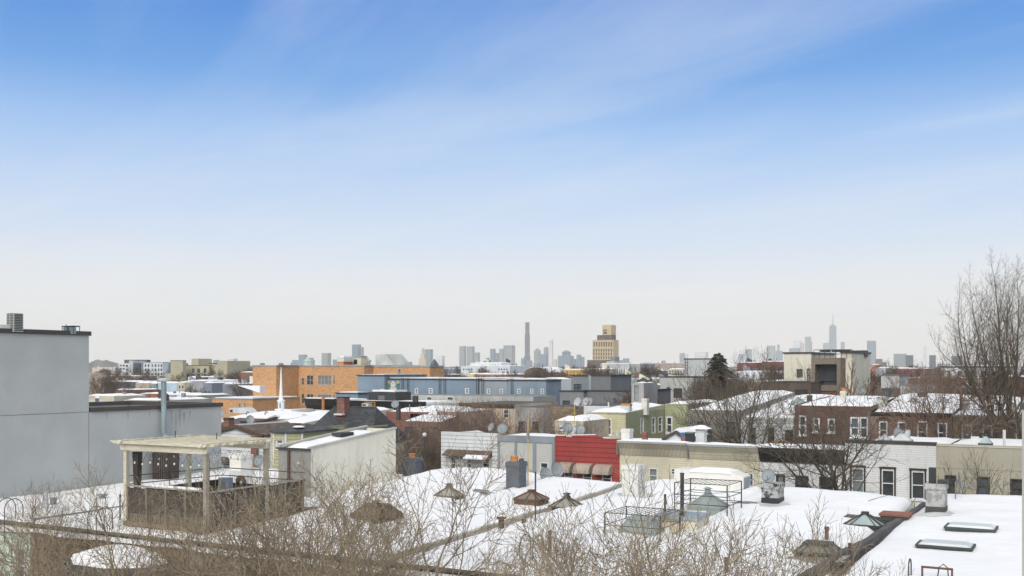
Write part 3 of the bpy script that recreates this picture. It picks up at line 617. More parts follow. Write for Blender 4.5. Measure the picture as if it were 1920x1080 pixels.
MB().box(u-.85, u+.75, v-.7, v+.8, z-.2, z+.32).build('box', CREAM, T); MB().box(u-.95, u+.8, v-.8, v+.85, z+.323, z+.45).build('lid', mat('hatch_blue', (150, 162, 170), .5), T)
u, v, z = onroof(1681, 973); T = thing('roof_hatch', 'rusty red flat roof hatch beside the black party wall', 'roof hatch', (u, v, z)); MB().box(u-.55, u+.5, v-.5, v+.45, z-.2, z+.16).build('box', DARK, T)
MB().box(u-.6, u+.55, v-.55, v+.5, z+.163, z+.25).build('lid', mat('rust_lid', (128, 84, 70), .8, var=.2), T)
T = MB(); snow_grid(T, u-2.0, u-.2, v-.5, v+.35, lambda a, b: hroof(a, b)+.03, du=.3, drop=.02, edge=.4); tag(T.build('bare_patch', TAR), 'dark bare roof patch melted out beside the rusty hatch', 'bare patch')
def post(label, px, py, ypt, r, m=None, name='vent_pipe', cat='pipe', n=8, capr=0):
    u, v, z = onroof(px, py); D = dep(u, v); T = thing(name, label, cat, (u, v, z)); zt = zy(ypt, D); MB().tube([(u, v, z-.2), (u, v, zt)], r, n).build('shaft', m or DARK, T)
    MB().tube([(u, v, zt-.03), (u, v, zt+.03)], (capr or r*1.15), n).build('cap', m or DARK, T)
post('thick tall black post rising between the two wire cages', 1279, 990, 888, .08, BLACK, 'post', 'post', 4)
post('thinner black post left of the tall black post', 1247, 978, 928, .05, DARK, 'post', 'post', 4)
post('tall thin brown pole in front of the rusty skylight', 1004, 977, 886, .035, DBRN, 'pole', 'pole')
post('rusty vent pipe among the branches near the lantern skylight', 1550, 1012, 989, .075, RUST)
post('short rusty vent pipe against the black party wall', 1594, 1036, 1020, .07, DBRN)
post('rusty vent pipe at the bottom right behind the twigs', 1362, 1073, 1047, .07, RUST)
post('rusty stub of pipe low in the snow at the centre', 940, 990, 971, .12, RUST, capr=.2)
post('thick brown vent pipe between the bow hoops at the bottom centre', 1031, 1043, 997, .06, DBRN)
post('slim white vent post on the mint house roof', 86, 954, 922, .1, mat('offwhite', (190, 192, 190)), capr=.1)
post('red capped vent on the snowy roof by the grey wall', 100, 946, 934, .15, ZINC, capr=.17)
post('silver squat roof vent on the snow near the pergola', 191, 934, 928, .16, ZINC, capr=.26)
post('rusty stub pipe beside the pale party wall', 982, 980, 975, .09, RUST)
post('thin black pipe at the left deck corner', 225, 975, 928, .03, BLACK)
u, v, z = onroof(990, 911); T = thing('antenna_pole', 'tall yellow aerial pole with small crossbars beside the slate chimney', 'aerial', (u, v, z)); D = dep(u, v)
MB().tube([(u, v, z-.1), (u, v, zy(865, D))], .035, 6).tube([(u, v, zy(865, D)), (u, v, zy(785, D))], .025, 6).build('pole', mat('yellow_pole', (196, 168, 84), .6), T)
q = MB(); zt = zy(790, D)
for i in range(4): q.bar((u-.4+i*.06, v, zt-i*.14), (u+.4-i*.06, v, zt-i*.14), .008)
q.build('crossbars', GREY, T); MB().box(u-.06, u+.06, v-.06, v+.06, zy(823, D), zy(812, D)).build('box', GREY, T)
def hoop(label, px, py, h, wd, n=2, gap=.5, m=None):
    u, v, z = onroof(px, py); T = thing('ladder_hoop', label, 'ladder rail', (u, v, z))
    for k in range(n):
        pts = [(u+k*gap, v+wd*.5*math.cos(t), z+h*.55+wd*.5*math.sin(t)) for t in [math.pi*i/10 for i in range(11)]]
        MB().tube([(u+k*gap, v+wd*.5, z-.5)]+pts+[(u+k*gap, v-wd*.5, z-.9)], .022, 5).build('rail', m or DARK, T)
hoop('pair of curved rusty ladder rails over the rear roof edge at the bottom centre', 985, 1045, .7, .8)
hoop('single curved ladder rail at the bottom right edge of the snow', 1706, 1082, .55, .5, 1)
hoop('pair of curved ladder rails on the roof edge at the far left', 12, 974, .9, .9)
hoop('pair of curved ladder rails behind the brown house roof edge', 180, 990, .9, .8)
u, v, z = onroof(1757, 1085); T = thing('hatch_guard', 'rusty rectangular metal frame sticking up at the bottom right', 'frame', (u, v, z)); q = MB()
q.bar((u-.42, v, z-.4), (u-.42, v, z+.32), .03).bar((u+.42, v, z-.4), (u+.42, v, z+.32), .03).bar((u-.45, v, z+.32), (u+.45, v, z+.32), .035); q.build('frame', RUST, T)
MB().tube([(u-.05, v+.3, z-.2), (u+.02, v+.3, z+.3), (u+.14, v+.3, z+.4), (u+.26, v+.3, z+.3), (u+.3, v+.3, z-.2)], .018, 4).build('hoop', DARK, T)
# beige penthouse on the snowy roof
bei = mat('beige_stucco', (222, 217, 200), .9, 'stucco', var=.05); bei_shade = mat('beige_stucco_shaded', (142, 140, 134), .9, 'stucco', var=.06)  # second stucco is the beige darkened, shade painted in for the end wall
U = -34.3; va, Da = onU(583, U); vb, Db = onU(742, U); ua, ub = U-2.1, U; za, zb = zy(842, Da), zy(804, Db); T = thing('penthouse', 'beige stucco penthouse box with sloping snow covered roof on the row roofs', 'penthouse', (U-1, va, 6.9))
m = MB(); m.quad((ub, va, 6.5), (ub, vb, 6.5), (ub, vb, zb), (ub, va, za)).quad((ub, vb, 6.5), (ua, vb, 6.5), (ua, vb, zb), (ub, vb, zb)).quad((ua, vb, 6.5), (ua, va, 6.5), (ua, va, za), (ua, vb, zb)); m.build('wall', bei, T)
MB().quad((ua, va, 6.5), (ub, va, 6.5), (ub, va, za), (ua, va, za)).build('end_wall', bei_shade, T)
q = MB(); q.prism([(va-.08, za), (vb+.05, zb), (vb+.05, zb+.1), (va-.08, za+.1)], 'x', ub-.16, ub+.04).prism([(va-.08, za+.05), (vb+.05, zb+.05), (vb+.05, zb+.14), (va-.08, za+.14)], 'x', ua-.04, ua+.16); q.build('coping', mat('pale_coping', (186, 184, 174), .8), T)
MB().box(ua-.04, ub+.04, va-.16, va-.085, za-.06, za+.03).build('gutter', DARK, T); MB().bar((ua+.75, va-.1, 6.9), (ua+.75, va-.1, za-.1), .07, 6).build('downpipe', mat('brown_pipe', (92, 72, 62), .7), T)
q = MB(); snow_grid(q, ua+.17, ub-.17, va+.06, vb-1.2, lambda a, b: za+(zb-za)*(b-va)/(vb-va)+.12+.05*fbm(a, b), du=.4, drop=.3, edge=.2); q.build('snow_roof', SNOW, T, smooth=True)
MB().box(ub-1.1, ub-.5, va+3, va+4.1, za+.45, za+.62).build('skylight', DARK, T); MB().sphere((ua+1.3, va-.02, za-.75), .09, 8, 5, sy=.5).build('wall_lamp', mat('offwhite', (190, 192, 190)), T)
# cream low bulkhead at the street edge
va = 50.6; ua, Da = onV(1262, va); ub, Db = onV(1394, va); T = thing('bulkhead', 'low white bulkhead wall with snow on top beyond the wire cages', 'bulkhead', ((ua+ub)/2, va, 7.5)); zt = zy(882, (Da+Db)/2)
MB().prism([(ua, 7.2), (ub, 7.2), (ub, zt-.25), (ua+2.9, zt), (ua+.1, zt)], 'y', va, va+1.2).build('wall', mat('offwhite_stucco', (214, 212, 204), .9, 'stucco', var=.06), T)
q = MB(); snow_grid(q, ua+.9, ub-.6, va-.05, va+1.15, lambda a, b: zt+.1-.25*max(0, (a-ua-2.9)/(ub-ua-2.9)), du=.3, drop=.12, edge=.25); q.build('snow_cap', SNOW, T)
MB().box(ub-.02, ub+.02, va+.02, va+1.1, 7.2, zt-.3).build('end_board', mat('blue_grey_trim', (150, 158, 164)), T)
# snow covered canopy in the yard
T = thing('garden_canopy', 'dark framed garden canopy with thick snow on its faceted top at lower left', 'canopy', (-37.2, 28.4, 0)); cx, cy = onV(222, 27.6)[0], 27.6; T.location = (cx, cy, 0)
def oc(rx, ry, z): return [(cx+rx*math.cos(t)*1.05, cy+ry*math.sin(t), z) for t in [math.pi/8+math.pi*k/4 for k in range(8)]]
q = MB(); a, b, c = oc(2.4, 1.85, 6.02), oc(2.35, 1.8, 6.2), oc(.7, .5, 6.71)
for k in range(8): j = (k+1) % 8; q.quad(a[k], a[j], b[j], b[k]); q.quad(b[k], b[j], c[j], c[k])
q.quad(*c); q.quad(*a[::-1]); q.build('roof', mat('canopy_dark', (74, 72, 70), .8, var=.2), T)
q = MB(); a, b, c = oc(2.0, 1.45, 6.33), oc(1.9, 1.35, 6.5), oc(.75, .55, 6.84)
for k in range(8): j = (k+1) % 8; q.quad(a[k], a[j], b[j], b[k]); q.quad(b[k], b[j], c[j], c[k])
q.quad(*c); q.build('snow_cap', SNOW, T)
for sx in (-1, 1):
    for sy in (-1, 1): MB().box(cx+sx*1.6-.05, cx+sx*1.6+.05, cy+sy*1.1-.05, cy+sy*1.1+.05, 3.4, 6.3).build('post', DARK, T)
T = thing('rear_extension', 'lower rear extension with a deck that carries the garden canopy', 'extension', (cx, 28.4, 0)); MB().box(cx-3, cx+3, 26.2, 30.2, 0, 3.3).build('wall', brownsh, T); MB().box(cx-3.1, cx+3.1, 26.1, 30.25, 3.303, 3.42).build('deck', mat('deck_boards', (128, 112, 92)), T)
# neighbour wall at the right edge of view
u, v = atD(1916.3, 14); T = thing('neighbour_building', 'sliver of pale stucco neighbour wall with dark coping at the right edge', 'building', (u+2, v+1, 0))
d1 = Vector(ray(1916.3)); zt = zy(767, 14)
MB().box(u, u+5, v, v+3, 0, zt).build('wall', mat('pale_neighbour', (172, 170, 162), .9, 'stucco', var=.05), T); MB().box(u-.01, u+5.02, v-.02, v+3.02, zt, zt+.06).build('coping', dcop, T)
# items on the deck
T = thing('condenser_unit', 'small blue grey air conditioner on the deck behind the pergola rail', 'air conditioner', (-32, VB-.9, 7.2)); u, D = onV(423, VB-.7); T.location = (u, VB-.7, 7.19)
MB().box(u-.26, u+.26, VB-.9, VB-.5, 7.2, 8.5).build('cabinet', mat('unit_blue', (140, 152, 162), .6), T); MB().box(u-.2, u+.2, VB-.912, VB-.903, 7.9, 8.35).build('grille', GREY, T)
u, D = onV(452, VB+2); T = thing('garden_gate', 'white slatted gate with a round dark wreath behind the deck', 'gate', (u, VB+2, 7)); q = MB()
for i in range(12): q.box(u-.75+i*.13, u-.67+i*.13, VB+2, VB+2.03, 7.1, 8.5)
q.box(u-.8, u+.8, VB+1.98, VB+2.0, 8.3, 8.4).box(u-.3, u+.45, VB+1.95, VB+1.98, 7.2, 8.35); q.build('slats', WHITE, T)
q = MB(); q.tube([(u+.08+.24*math.cos(t), VB+1.9, 7.9+.3*math.sin(t)) for t in [math.pi*2*i/14 for i in range(15)]], .12, 5); q.build('wreath', mat('wreath_brown', (104, 92, 76), .95, bump=1), T)

def cable(label, a, b, sag, r=.012, n=14):
    A, B = Vector(a), Vector(b); pts = []
    for i in range(n+1): t = i/n; p = A.lerp(B, t); p.z -= sag*4*t*(1-t); pts.append(tuple(p))
    q = MB().tube(pts, r, 3, cap=False); return tag(q.build('cable', BLACK), label, 'cable')
def RP(px, py, dz=0): u, v, z = onroof(px, py); return (u, v, z+dz)
cable('thin black cable slanting from the right whitewashed chimney down to the snow', RP(1738, 950, 1.1), RP(1690, 972, .05), .05)
cable('thin cable from the plain white chimney down to the pale party wall', RP(1172, 922, .9), RP(1142, 934, .02), .03)
cable('second thin cable from the plain white chimney fanning to the snow', RP(1172, 922, 1.0), RP(1132, 936, .02), .03)
cable('black wire lying over the snow between black party wall and roof edge', RP(1628, 941, .06), RP(1664, 931, .06), 0)
cable('sagging wire from the slate chimney to the rough white pair of dishes', RP(985, 905, .8), RP(1050, 899, .3), .25)
cable('long sagging wire between the tall black post and the peeling chimney', RP(1281, 985, 1.4), RP(1445, 938, 1.0), .35)

def patch(label, px, py, wu, wv, m, seed, lift=.012):
    u, v, z = onroof(px, py); rr = random.Random(seed); n = 22; q = MB(); ring = []
    for i in range(n):
        t = 2*math.pi*i/n; k = .7+.45*rr.random(); x, y = u+wu/2*k*math.cos(t), v+wv/2*k*math.sin(t); ring.append((x, y, hroof(x, y)+lift))
    c = (u, v, hroof(u, v)+lift+.01)
    for i in range(n): q.quad(c, ring[i], ring[(i+1) % n])
    return tag(q.build('bare_patch', m), label, 'bare patch')
slush = mat('wet_slush', (150, 146, 138), .6, var=.3, bump=.6); thin_ = mat('thin_grey_snow', (206, 205, 202), .8, var=.12, bump=.5)
patch('tan bare patch melted in the snow left of the peeling chimney', 1393, 942, 1.6, .55, slush, 1)
patch('dark melted patch in the snow left of the slate grey chimney', 905, 921, 1.2, .6, slush, 2)
patch('grey thin snow around the foot of the right whitewashed chimney', 1752, 962, 1.7, 1.5, thin_, 3)
patch('grey thin snow around the foot of the peeling chimney', 1449, 945, 1.8, 1.2, thin_, 4)
patch('grey thin snow around the plain white chimney', 1190, 927, 1.8, 1.3, thin_, 5)
patch('slushy melt around the dark low lantern skylight', 1534, 1046, 2.3, 1.7, slush, 7)
# ================================================================ ROW ACROSS THE STREET (fronts on Y=72)
VO = 72.0
tan_ = mat('tan_siding', (206, 198, 172), .8, 'siding', pitch=.16, var=.05); tanc = mat('tan_corrugated', (176, 168, 148), .8, 'corr', pitch=.3); wsid = mat('white_siding', (210, 211, 209), .75, 'siding', pitch=.3, var=.05)
panel = mat('grey_panel_stucco', (184, 184, 178), .9, 'stucco', var=.05); pil = mat('grey_pilaster', (140, 146, 150), .85); redm = mat('red_siding', (158, 66, 62), .75, 'siding', pitch=.36, var=.08)
wbr = mat('white_painted_brick', (216, 216, 213), .85, 'siding', pitch=.15, var=.06); beig = mat('khaki_stucco', (168, 162, 144), .9, 'stucco', var=.05); awn = mat('awning_taupe', (168, 154, 140), .9, 'corr', pitch=.22)
shb = mat('brown_roof_shingle', (92, 78, 68), .9, 'shingle', pitch=.18)
dfr = mat('dark_frame', (62, 54, 50), .7)
def P_(px, y, v=VO): u, D = onV(px, v); return u, zy(y, D)
G = 'row houses across the street'
# white house with shaped parapet
T = PB('row_house', 'white sided row house with a notched parapet and brown shingled pent awning', 'row house', 827, 933, 811, VO, 13.5, wsid, group=G, fp=.9, wfp=[(905, 861, 919, 877), (875, 861, 884, 877), (845, 858, 855, 880)], style=dict(fr=WHITE))
a, z = P_(829, 811); b, _ = P_(932, 813)
q = MB(); q.prism([(a, z-.05), (b, z-.05), (b, z+.02), (b-.5, z+.02), (b-.5, z-.0), (b-1.0, z-.0), (b-1.0, z+.05), (a+3.2, z+.25), (a+1.6, z+.1), (a+1.6, z-.0), (a+.9, z-.0), (a+.9, z+.1), (a, z+.08)], 'y', VO-.02, VO+.25); q.build('parapet', wsid, T)
a, z1 = P_(838, 842); b, z0 = P_(923, 857); MB().prism([(VO-.003, z1), (VO-.003, z0), (VO-.75, z0), (VO-.75, z0+.06)], 'x', a, b).build('awning', shb, T)
a, z1 = P_(884, 852); b, z0 = P_(924, 860); MB().prism([(VO-.76, z1-.05), (VO-1.3, z0), (VO-1.3, z0+.1), (VO-.76, z1+.04)], 'x', a, b).build('snowy_awning', SNOW, T)
# grey panels
T = PB('row_house', 'grey stuccoed row house front split in three tall framed panels', 'row house', 933, 1040, 818, VO, 13.5, panel, group=G, fp=.9, wfp=[(1013, 867, 1028, 888), (946, 864, 954, 880)])
q = MB(); zt = P_(980, 818)[1]
for p0, p1 in ((933, 938), (965, 970), (999, 1006), (1035, 1040)): q.box(P_(p0, 0)[0]+.02, P_(p1, 0)[0]-.02, VO-.07, VO-.003, 0, zt-.45)
q.box(P_(933, 0)[0]+.02, P_(1040, 0)[0]-.02, VO-.08, VO-.003, zt-.45, zt+.05); q.build('pilasters', pil, T)
# red house
T = PB('row_house', 'red clapboard row house with stepped parapet and three taupe window awnings', 'row house', 1041, 1162, 821, VO, 13.5, redm, group=G, fp=.9, wfp=[(1058, 882, 1074, 905), (1093, 884, 1110, 907), (1129, 886, 1147, 909)])
a, z = P_(1041, 820); b, _ = P_(1162, 824); q = MB(); q.prism([(a, z-.1), (b, z-.1), (b, z+.02), (b-.9, z+.02), (b-.9, z-.06), (b-1.45, z-.06), (b-1.45, z+.1), (a+3.3, z+.27), (a+1.4, z+.18), (a+1.4, z-.04), (a+.8, z-.04), (a+.8, z+.14), (a, z+.12)], 'y', VO-.02, VO+.25); q.build('parapet', redm, T)
q = MB(); q.prism([(a, z+.125), (a+.8, z+.145), (a+.8, z+.2), (a, z+.18)], 'y', VO+.02, VO+.24).prism([(a+1.4, z+.185), (a+3.3, z+.275), (a+3.3, z+.33), (a+1.4, z+.24)], 'y', VO+.02, VO+.24); q.build('snow_cap', SNOW, T)
for p0, p1, y0, y1 in ((1052, 1076, 866, 885), (1082, 1112, 868, 887), (1119, 1149, 870, 889)):
    a, z1 = P_(p0, y0); b, z0 = P_(p1, y1); pr = [(VO-.003, z1), (VO-.003, z0), (VO-.85, z0)]+[(VO-.85*math.cos(t), z0+(z1-z0)*math.sin(t)) for t in (.3, .6, .9, 1.2)]
    MB().prism(pr, 'x', a, b).build('awning', awn, T)
# two tan houses
for lab, p0, p1, yt, up, wins in (('tan row house with a flared ribbed cornice, next right of the red house', 1162, 1293, 829, tanc, [(1217, 878, 1233, 906), (1258, 878, 1266, 890)]),
                                  ('tan row house with lapped siding cornice, left of the black corniced house', 1293, 1425, 835, mat('tan_cornice_siding', (192, 186, 164), .8, 'siding', pitch=.2), [(1394, 887, 1413, 912)])):
    T = PB('row_house', lab, 'row house', p0, p1, yt, VO, 13.5, tan_, group=G, fp=.9, wfp=wins)
    a, zt = P_(p0, yt-2); b, _ = P_(p1, yt-2); zt -= .05
    MB().prism([(VO-.003, zt-.95), (VO-.05, zt-.95), (VO-.22, zt-.45), (VO-.5, zt-.05), (VO-.5, zt-.03), (VO-.003, zt-.03)], 'x', a+.03, b-.03).build('cornice', up, T)
    MB().box(a+.02, b-.02, VO-.55, VO+.1, zt-.029, zt+.12).build('cornice_cap', mat('grey_cap', (166, 168, 164), .7), T)
    q = MB(); snow_grid(q, a, b, VO-.53, VO+.5, lambda u, v: zt+.22+.04*fbm(u*2, v), du=.4, drop=.1, edge=.2); q.build('snow_cap', SNOW, T)
    MB().box(a-.04, a+.02, VO-.5, VO-.006, zt-.9, zt-.02).build('downpipe', GREY, T)
# black cornice white brick
T = PB('row_house', 'whitewashed brick row house under a deep black sloping cornice', 'row house', 1425, 1585, 841, VO, 13.5, wbr, group=G, fp=.7, wfp=[(1455, 889, 1472, 925), (1491, 892, 1516, 928), (1536, 894, 1562, 930)], style=dict(fr=dfr, fw=.12))
a, zt = P_(1426, 838); b, zt2 = P_(1584, 838); zt = (zt+zt2)/2-.08; MB().prism([(VO-.003, zt-1.0), (VO-.12, zt-1.0), (VO-.55, zt-.3), (VO-.55, zt), (VO-.003, zt)], 'x', a, b).build('cornice', mat('black_cornice', (46, 45, 44), .75, var=.3), T)
q = MB(); snow_grid(q, a, b, VO-.5, VO+1.5, lambda u, v: zt+.2+.05*fbm(u, v), du=.4, drop=.19, edge=.25); q.build('snow_cap', SNOW, T)
T = PB('row_house', 'taller whitewashed brick row house with dark coping and three dark framed windows', 'row house', 1585, 1755, 830, VO, 13.5, wbr, group=G, wfp=[(1597, 878, 1620, 925), (1653, 881, 1677, 932), (1709, 884, 1734, 936)], style=dict(fr=WHITE, fw=.07), fp=.45)
a, zt = P_(1585, 830); b, _ = P_(1755, 830); MB().box(a-.02, b+.02, VO-.06, VO+.36, zt+.003, zt+.2).build('coping', DARK, T)
for p0, y0, p1, y1 in ((1594, 875, 1623, 925), (1650, 878, 1680, 932), (1706, 881, 1737, 936)):
    a, z1 = P_(p0, y0); b, z0 = P_(p1, y1); q = MB(); w_ = .11; q.box(a, a+w_, VO-.06, VO-.027, z0, z1).box(b-w_, b, VO-.06, VO-.027, z0, z1).box(a-.03, b+.03, VO-.1, VO-.027, z1, z1+.12); q.build('window_surround', dfr, T)
T = PB('row_house', 'plain khaki stucco row house with louvred dark windows at the right end', 'row house', 1755, 2010, 836, VO, 13.5, beig, group=G, wfp=[(1771, 891, 1793, 925), (1832, 894, 1856, 930), (1894, 898, 1921, 935), (1965, 898, 1990, 935)], style=dict(fr=dfr, fw=.08), fp=.45)
a, zt = P_(1755, 836); b, _ = P_(2010, 836); MB().box(a+.03, b, VO-.05, VO+.36, zt+.003, zt+.07).build('coping', mat('pale_coping2', (196, 192, 180), .8), T)
q = MB(); a, z = P_(1756, 876); b, _ = P_(2009, 0); q.box(a, b, VO-.03, VO-.003, z-.03, z+.05); q.build('string_course', beig, T)
# ---- left end of that row
T = thing('gabled_house', 'white sided house with a low brown trimmed gable and brick chimney strip', 'house', (-69, 79, 0)); a, zt = P_(393, 815); b, _ = P_(494, 814); c, zp = P_(443.5, 802)
m = MB(); hs = WF(VO, (427, 843, 436, 850), (442, 843, 453, 850), (418, 868, 434, 880), (462, 855, 472, 875)); wall_face(m, 'f', VO, a, b, 0, zt, hs); m.quad((a, VO, zt), (b, VO, zt), (c, VO, zp))
m.quad((b, VO, 0), (b, VO+7, 0), (b, VO+7, zt), (b, VO, zt)).quad((b, VO+7, 0), (a, VO+7, 0), (a, VO+7, zt), (c, VO+7, zp), (b, VO+7, zt)).quad((a, VO+7, 0), (a, VO, 0), (a, VO, zt), (a, VO+7, zt)); m.build('wall', wsid, T)
for h in hs: window(T, 'f', VO, *h)
q = MB(); q.prism([(a-.2, zt-.12), (c, zp-.02), (b+.1, zt-.12), (b+.1, zt+.2), (c, zp+.3), (a-.2, zt+.2)], 'y', VO-.35, VO-.02); q.build('fascia', DBRN, T)
q = MB(); q.prism([(a-.2, zt+.03), (c, zp+.03), (c, zp+.34), (a-.2, zt+.24)], 'y', VO-.018, VO+7); q.build('snow_roof', SNOW, T)
q = MB(); q.prism([(c, zp+.03), (b+.1, zt+.03), (b+.1, zt+.16), (c, zp+.2)], 'y', VO-.018, VO+7); q.build('roof', shb, T)
for p0, p1, y0, y1 in ((424, 457, 818, 825), (415, 436, 857, 866)):
    x0, z1 = P_(p0, y0); x1, z0 = P_(p1, y1); MB().prism([(VO-.003, z1), (VO-.003, z0), (VO-.7, z0)], 'x', x0, x1).build('awning', shb, T)
x0, z1 = P_(476, 809); x1, _ = P_(487, 809); MB().box(x0, x1, VO-.4, VO-.36, 3.5, z1-.3).build('chimney_breast', BRICKR, T)
# green bay house
gy = mat('green_siding', (182, 180, 136), .8, 'siding', pitch=.3, var=.06); gy2 = mat('yellow_siding', (208, 196, 146), .8, 'siding', pitch=.3, var=.06)
T = thing('bay_house', 'narrow yellow green clapboard house with faceted bay front and white corner boards', 'house', (-63, 79, 0)); x0, zt = P_(496, 808); x1, _ = P_(513, 808); x2, _ = P_(536, 808); x3, _ = P_(551, 808)
m = MB(); m.quad((x0, VO+.9, 0), (x1, VO, 0), (x1, VO, zt), (x0, VO+.9, zt)); m.build('bay_side', gy2, T); m = MB(); h = WF(VO, (518, 823, 532, 841)); wall_face(m, 'f', VO, x1, x2, 0, zt, h)
m.quad((x2, VO, 0), (x3, VO+1.1, 0), (x3, VO+1.1, zt), (x2, VO, zt)).quad((x3, VO+1.1, 0), (x3, VO+14, 0), (x3, VO+14, zt), (x3, VO+1.1, zt)).quad((x3, VO+14, 0), (x0, VO+14, 0), (x0, VO+14, zt), (x3, VO+14, zt)).quad((x0, VO+14, 0), (x0, VO+.9, 0), (x0, VO+.9, zt), (x0, VO+14, zt)); m.build('wall', gy, T)
window(T, 'f', VO, *h[0], fw=.14, proud=.05); q = MB()
for x, y in ((x0, VO+.88), (x1, VO-.03), (x2, VO-.03), (x3, VO+1.07)): q.box(x-.08, x+.08, y-.02, y+.1, 0, zt)
q.build('corner_boards', WHITE, T)
q = MB(); ring = [(x0-.15, VO+.8), (x1, VO-.25), (x2, VO-.25), (x3+.2, VO+1.0), (x3+.2, VO+6), (x0-.15, VO+6)]; pk = ((x0+x3)/2+.2, VO+3.5)
for i in range(6): j = (i+1) % 6; q.quad((*ring[i], zt+.0), (*ring[j], zt+.0), (pk[0], pk[1], zt+.55)); q.quad((*ring[i], zt-.12), (*ring[j], zt-.12), (*ring[j], zt), (*ring[i], zt))
q.build('roof', mat('dark_shingle', (74, 76, 78), .9, 'shingle', pitch=.15), T); MB().sphere((x2+.1, VO+1.6, zt+.36), .5, 8, 5, sx=1.2, sz=.22).build('snow_patch', SNOW, T)
xa, za = P_(499, 833); xb, zb = P_(508, 822); q = MB(); dx = (x1-x0); 
def onbay(x): return VO+.9-(x-x0)/dx*.9
q.quad((xa, onbay(xa)-.06, za), (xb, onbay(xb)-.06, za), (xb, onbay(xb)-.06, zb), (xa, onbay(xa)-.06, zb)); o = q.build('window', WHITE, T); q = MB(); e = .1; q.quad((xa+e, onbay(xa+e)-.07, za+e), (xb-e, onbay(xb-e)-.07, za+e), (xb-e, onbay(xb-e)-.07, zb-e), (xa+e, onbay(xa+e)-.07, zb-e)); q.build('pane', GL3, o)
# ---- roofs behind the left end (Y 87..)
crm = mat('cream_siding', (208, 202, 184), .8, 'siding', pitch=.2, var=.04)
PB('house', 'cream sided house with snowy roof and brown eave behind the green bay house', 'house', 508, 566, 793, 88, 10, crm, wfp=[(516, 796, 522, 806), (552, 796, 560, 808)], rise=.9, cornice=(DBRN, .28, .3), snowh=.2, side=crm, wrp=[(571, 797, 579, 806)])
def gable(name, label, cat, p0, p1, ye, yp, v, dp, wall, roofm, snow=True, ax='y', wins=(), **k):
    a, D = onV(p0, v); b, D2 = onV(p1, v); z1 = zy(ye, (D+D2)/2); T = thing(name, label, cat, ((a+b)/2, v+dp/2, 0), k.get('group')); hs = WF(v, *wins)
    m = MB(); wall_face(m, 'f', v, a, b, 0, z1, hs); c = (a+b)/2
    m.quad((b, v, 0), (b, v+dp, 0), (b, v+dp, z1), (b, v, z1)).quad((b, v+dp, 0), (a, v+dp, 0), (a, v+dp, z1), (b, v+dp, z1)).quad((a, v+dp, 0), (a, v, 0), (a, v, z1), (a, v+dp, z1))
    if ax == 'y': zp = zy(yp, (D+D2)/2); m.quad((a, v, z1), (b, v, z1), (c, v, zp)).quad((b, v+dp, z1), (a, v+dp, z1), (c, v+dp, zp)); r = MB().prism([(a-.3, z1-.15), (c, zp-.02), (b+.3, z1-.15), (b+.3, z1+.08), (c, zp+.2), (a-.3, z1+.08)], 'y', v-.3, v+dp+.3)
    else: zp = zy(yp, (D+D2)/2+dp/2*C); r = MB().prism([(v-.3, z1-.1), (v+dp/2, zp), (v+dp+.3, z1-.1), (v+dp+.3, z1+.1), (v+dp/2, zp+.2), (v-.3, z1+.1)], 'x', a-.2, b+.2); m.quad((b, v, z1), (b, v+dp, z1), (b, v+dp/2, zp)).quad((a, v+dp, z1), (a, v, z1), (a, v+dp/2, zp))
    m.build('wall', wall, T); r.build('roof', roofm, T)
    if snow and ax == 'y': MB().prism([(a-.25, z1+.085), (c, zp+.21), (b+.25, z1+.085), (b+.1, z1+.2), (c, zp+.36), (a-.1, z1+.2)], 'y', v+.1, v+dp).build('snow', SNOW, T)
    if snow and ax == 'x': MB().prism([(v+dp*.38, z1+.1+(zp+.1-z1)*.76), (v+dp/2, zp+.21), (v+dp, z1+.2), (v+dp, z1+.35), (v+dp/2, zp+.4), (v+dp*.38, z1+.22+(zp+.1-z1)*.76)], 'x', a+.1, b-.1).build('snow', SNOW, T)
    for h in hs: window(T, 'f', v, *h)
    return T
gable('house', 'low house with a brown shingled slope half bare of snow behind the white gable house', 'house', 405, 458, 799, 784, 88, 10, wsid, shb, ax='x')
gable('house', 'low house with dark shingles showing under snow left of the cream house', 'house', 459, 506, 800, 786, 89, 11, crm, shb, ax='x')
PB('flat_building', 'long low flat building with thick snow in front of the orange school wing', 'building', 408, 520, 786, 108, 10, mat('cream_wall2', (196, 190, 170)), rise=.6, snowh=.3)
def low(v, z, px=0): return min(z, 8.1 if px > 1585 else 7.4) if 72 < v < 86 else z
def chim(label, px, yb, w, yt, v, m, pots=(), **k): u, D = onV(px, v); return chimney(label, px, yb, w, yt, m, u=u, v=v, z0=low(v, zy(yb, D)-.3, px), pots=pots, **k)
chim('red brick chimney with dark slab top just right of the grey wall end', 429, 802, 16, 783, 86.5, BRICKR, cap=DARK)
chim('brown brick chimney beside a dish, above the brick chimney strip', 479, 803, 16, 788, 86.8, mat('brick_brown', (118, 82, 66), kind='brick', col2=(130, 100, 84)))
dish('grey dish on the roof left of the brown brick chimney', 469, 787, .42, D=108, face=(.6, -.7, .3), base=zy(797, 108))
dish('pale dish right at the end of the grey stucco wall', 414, 775, .4, D=112, face=(.6, -.7, .3), base=zy(781, 112))
def vent(label, px, yb, yt, v, r=.08, m=None, name='vent_pipe', cat='pipe', bend=False):
    u, D = onV(px, v); z0 = low(v, zy(yb, D)-.3, px); z1 = zy(yt, D); T = thing(name, label, cat, (u, v, z0)); pts = [(u, v, z0), (u, v, z1)]
    if bend: pts = [(u, v, z0), (u, v, z1-.15), (u+.12, v, z1), (u+.35, v, z1-.08)]
    MB().tube(pts, r, 6).build('shaft', m or GREY, T); MB().tube([(u, v, z0+.05), (u, v, z0+.35)], r*1.5, 6).build('flashing', m or GREY, T); return T
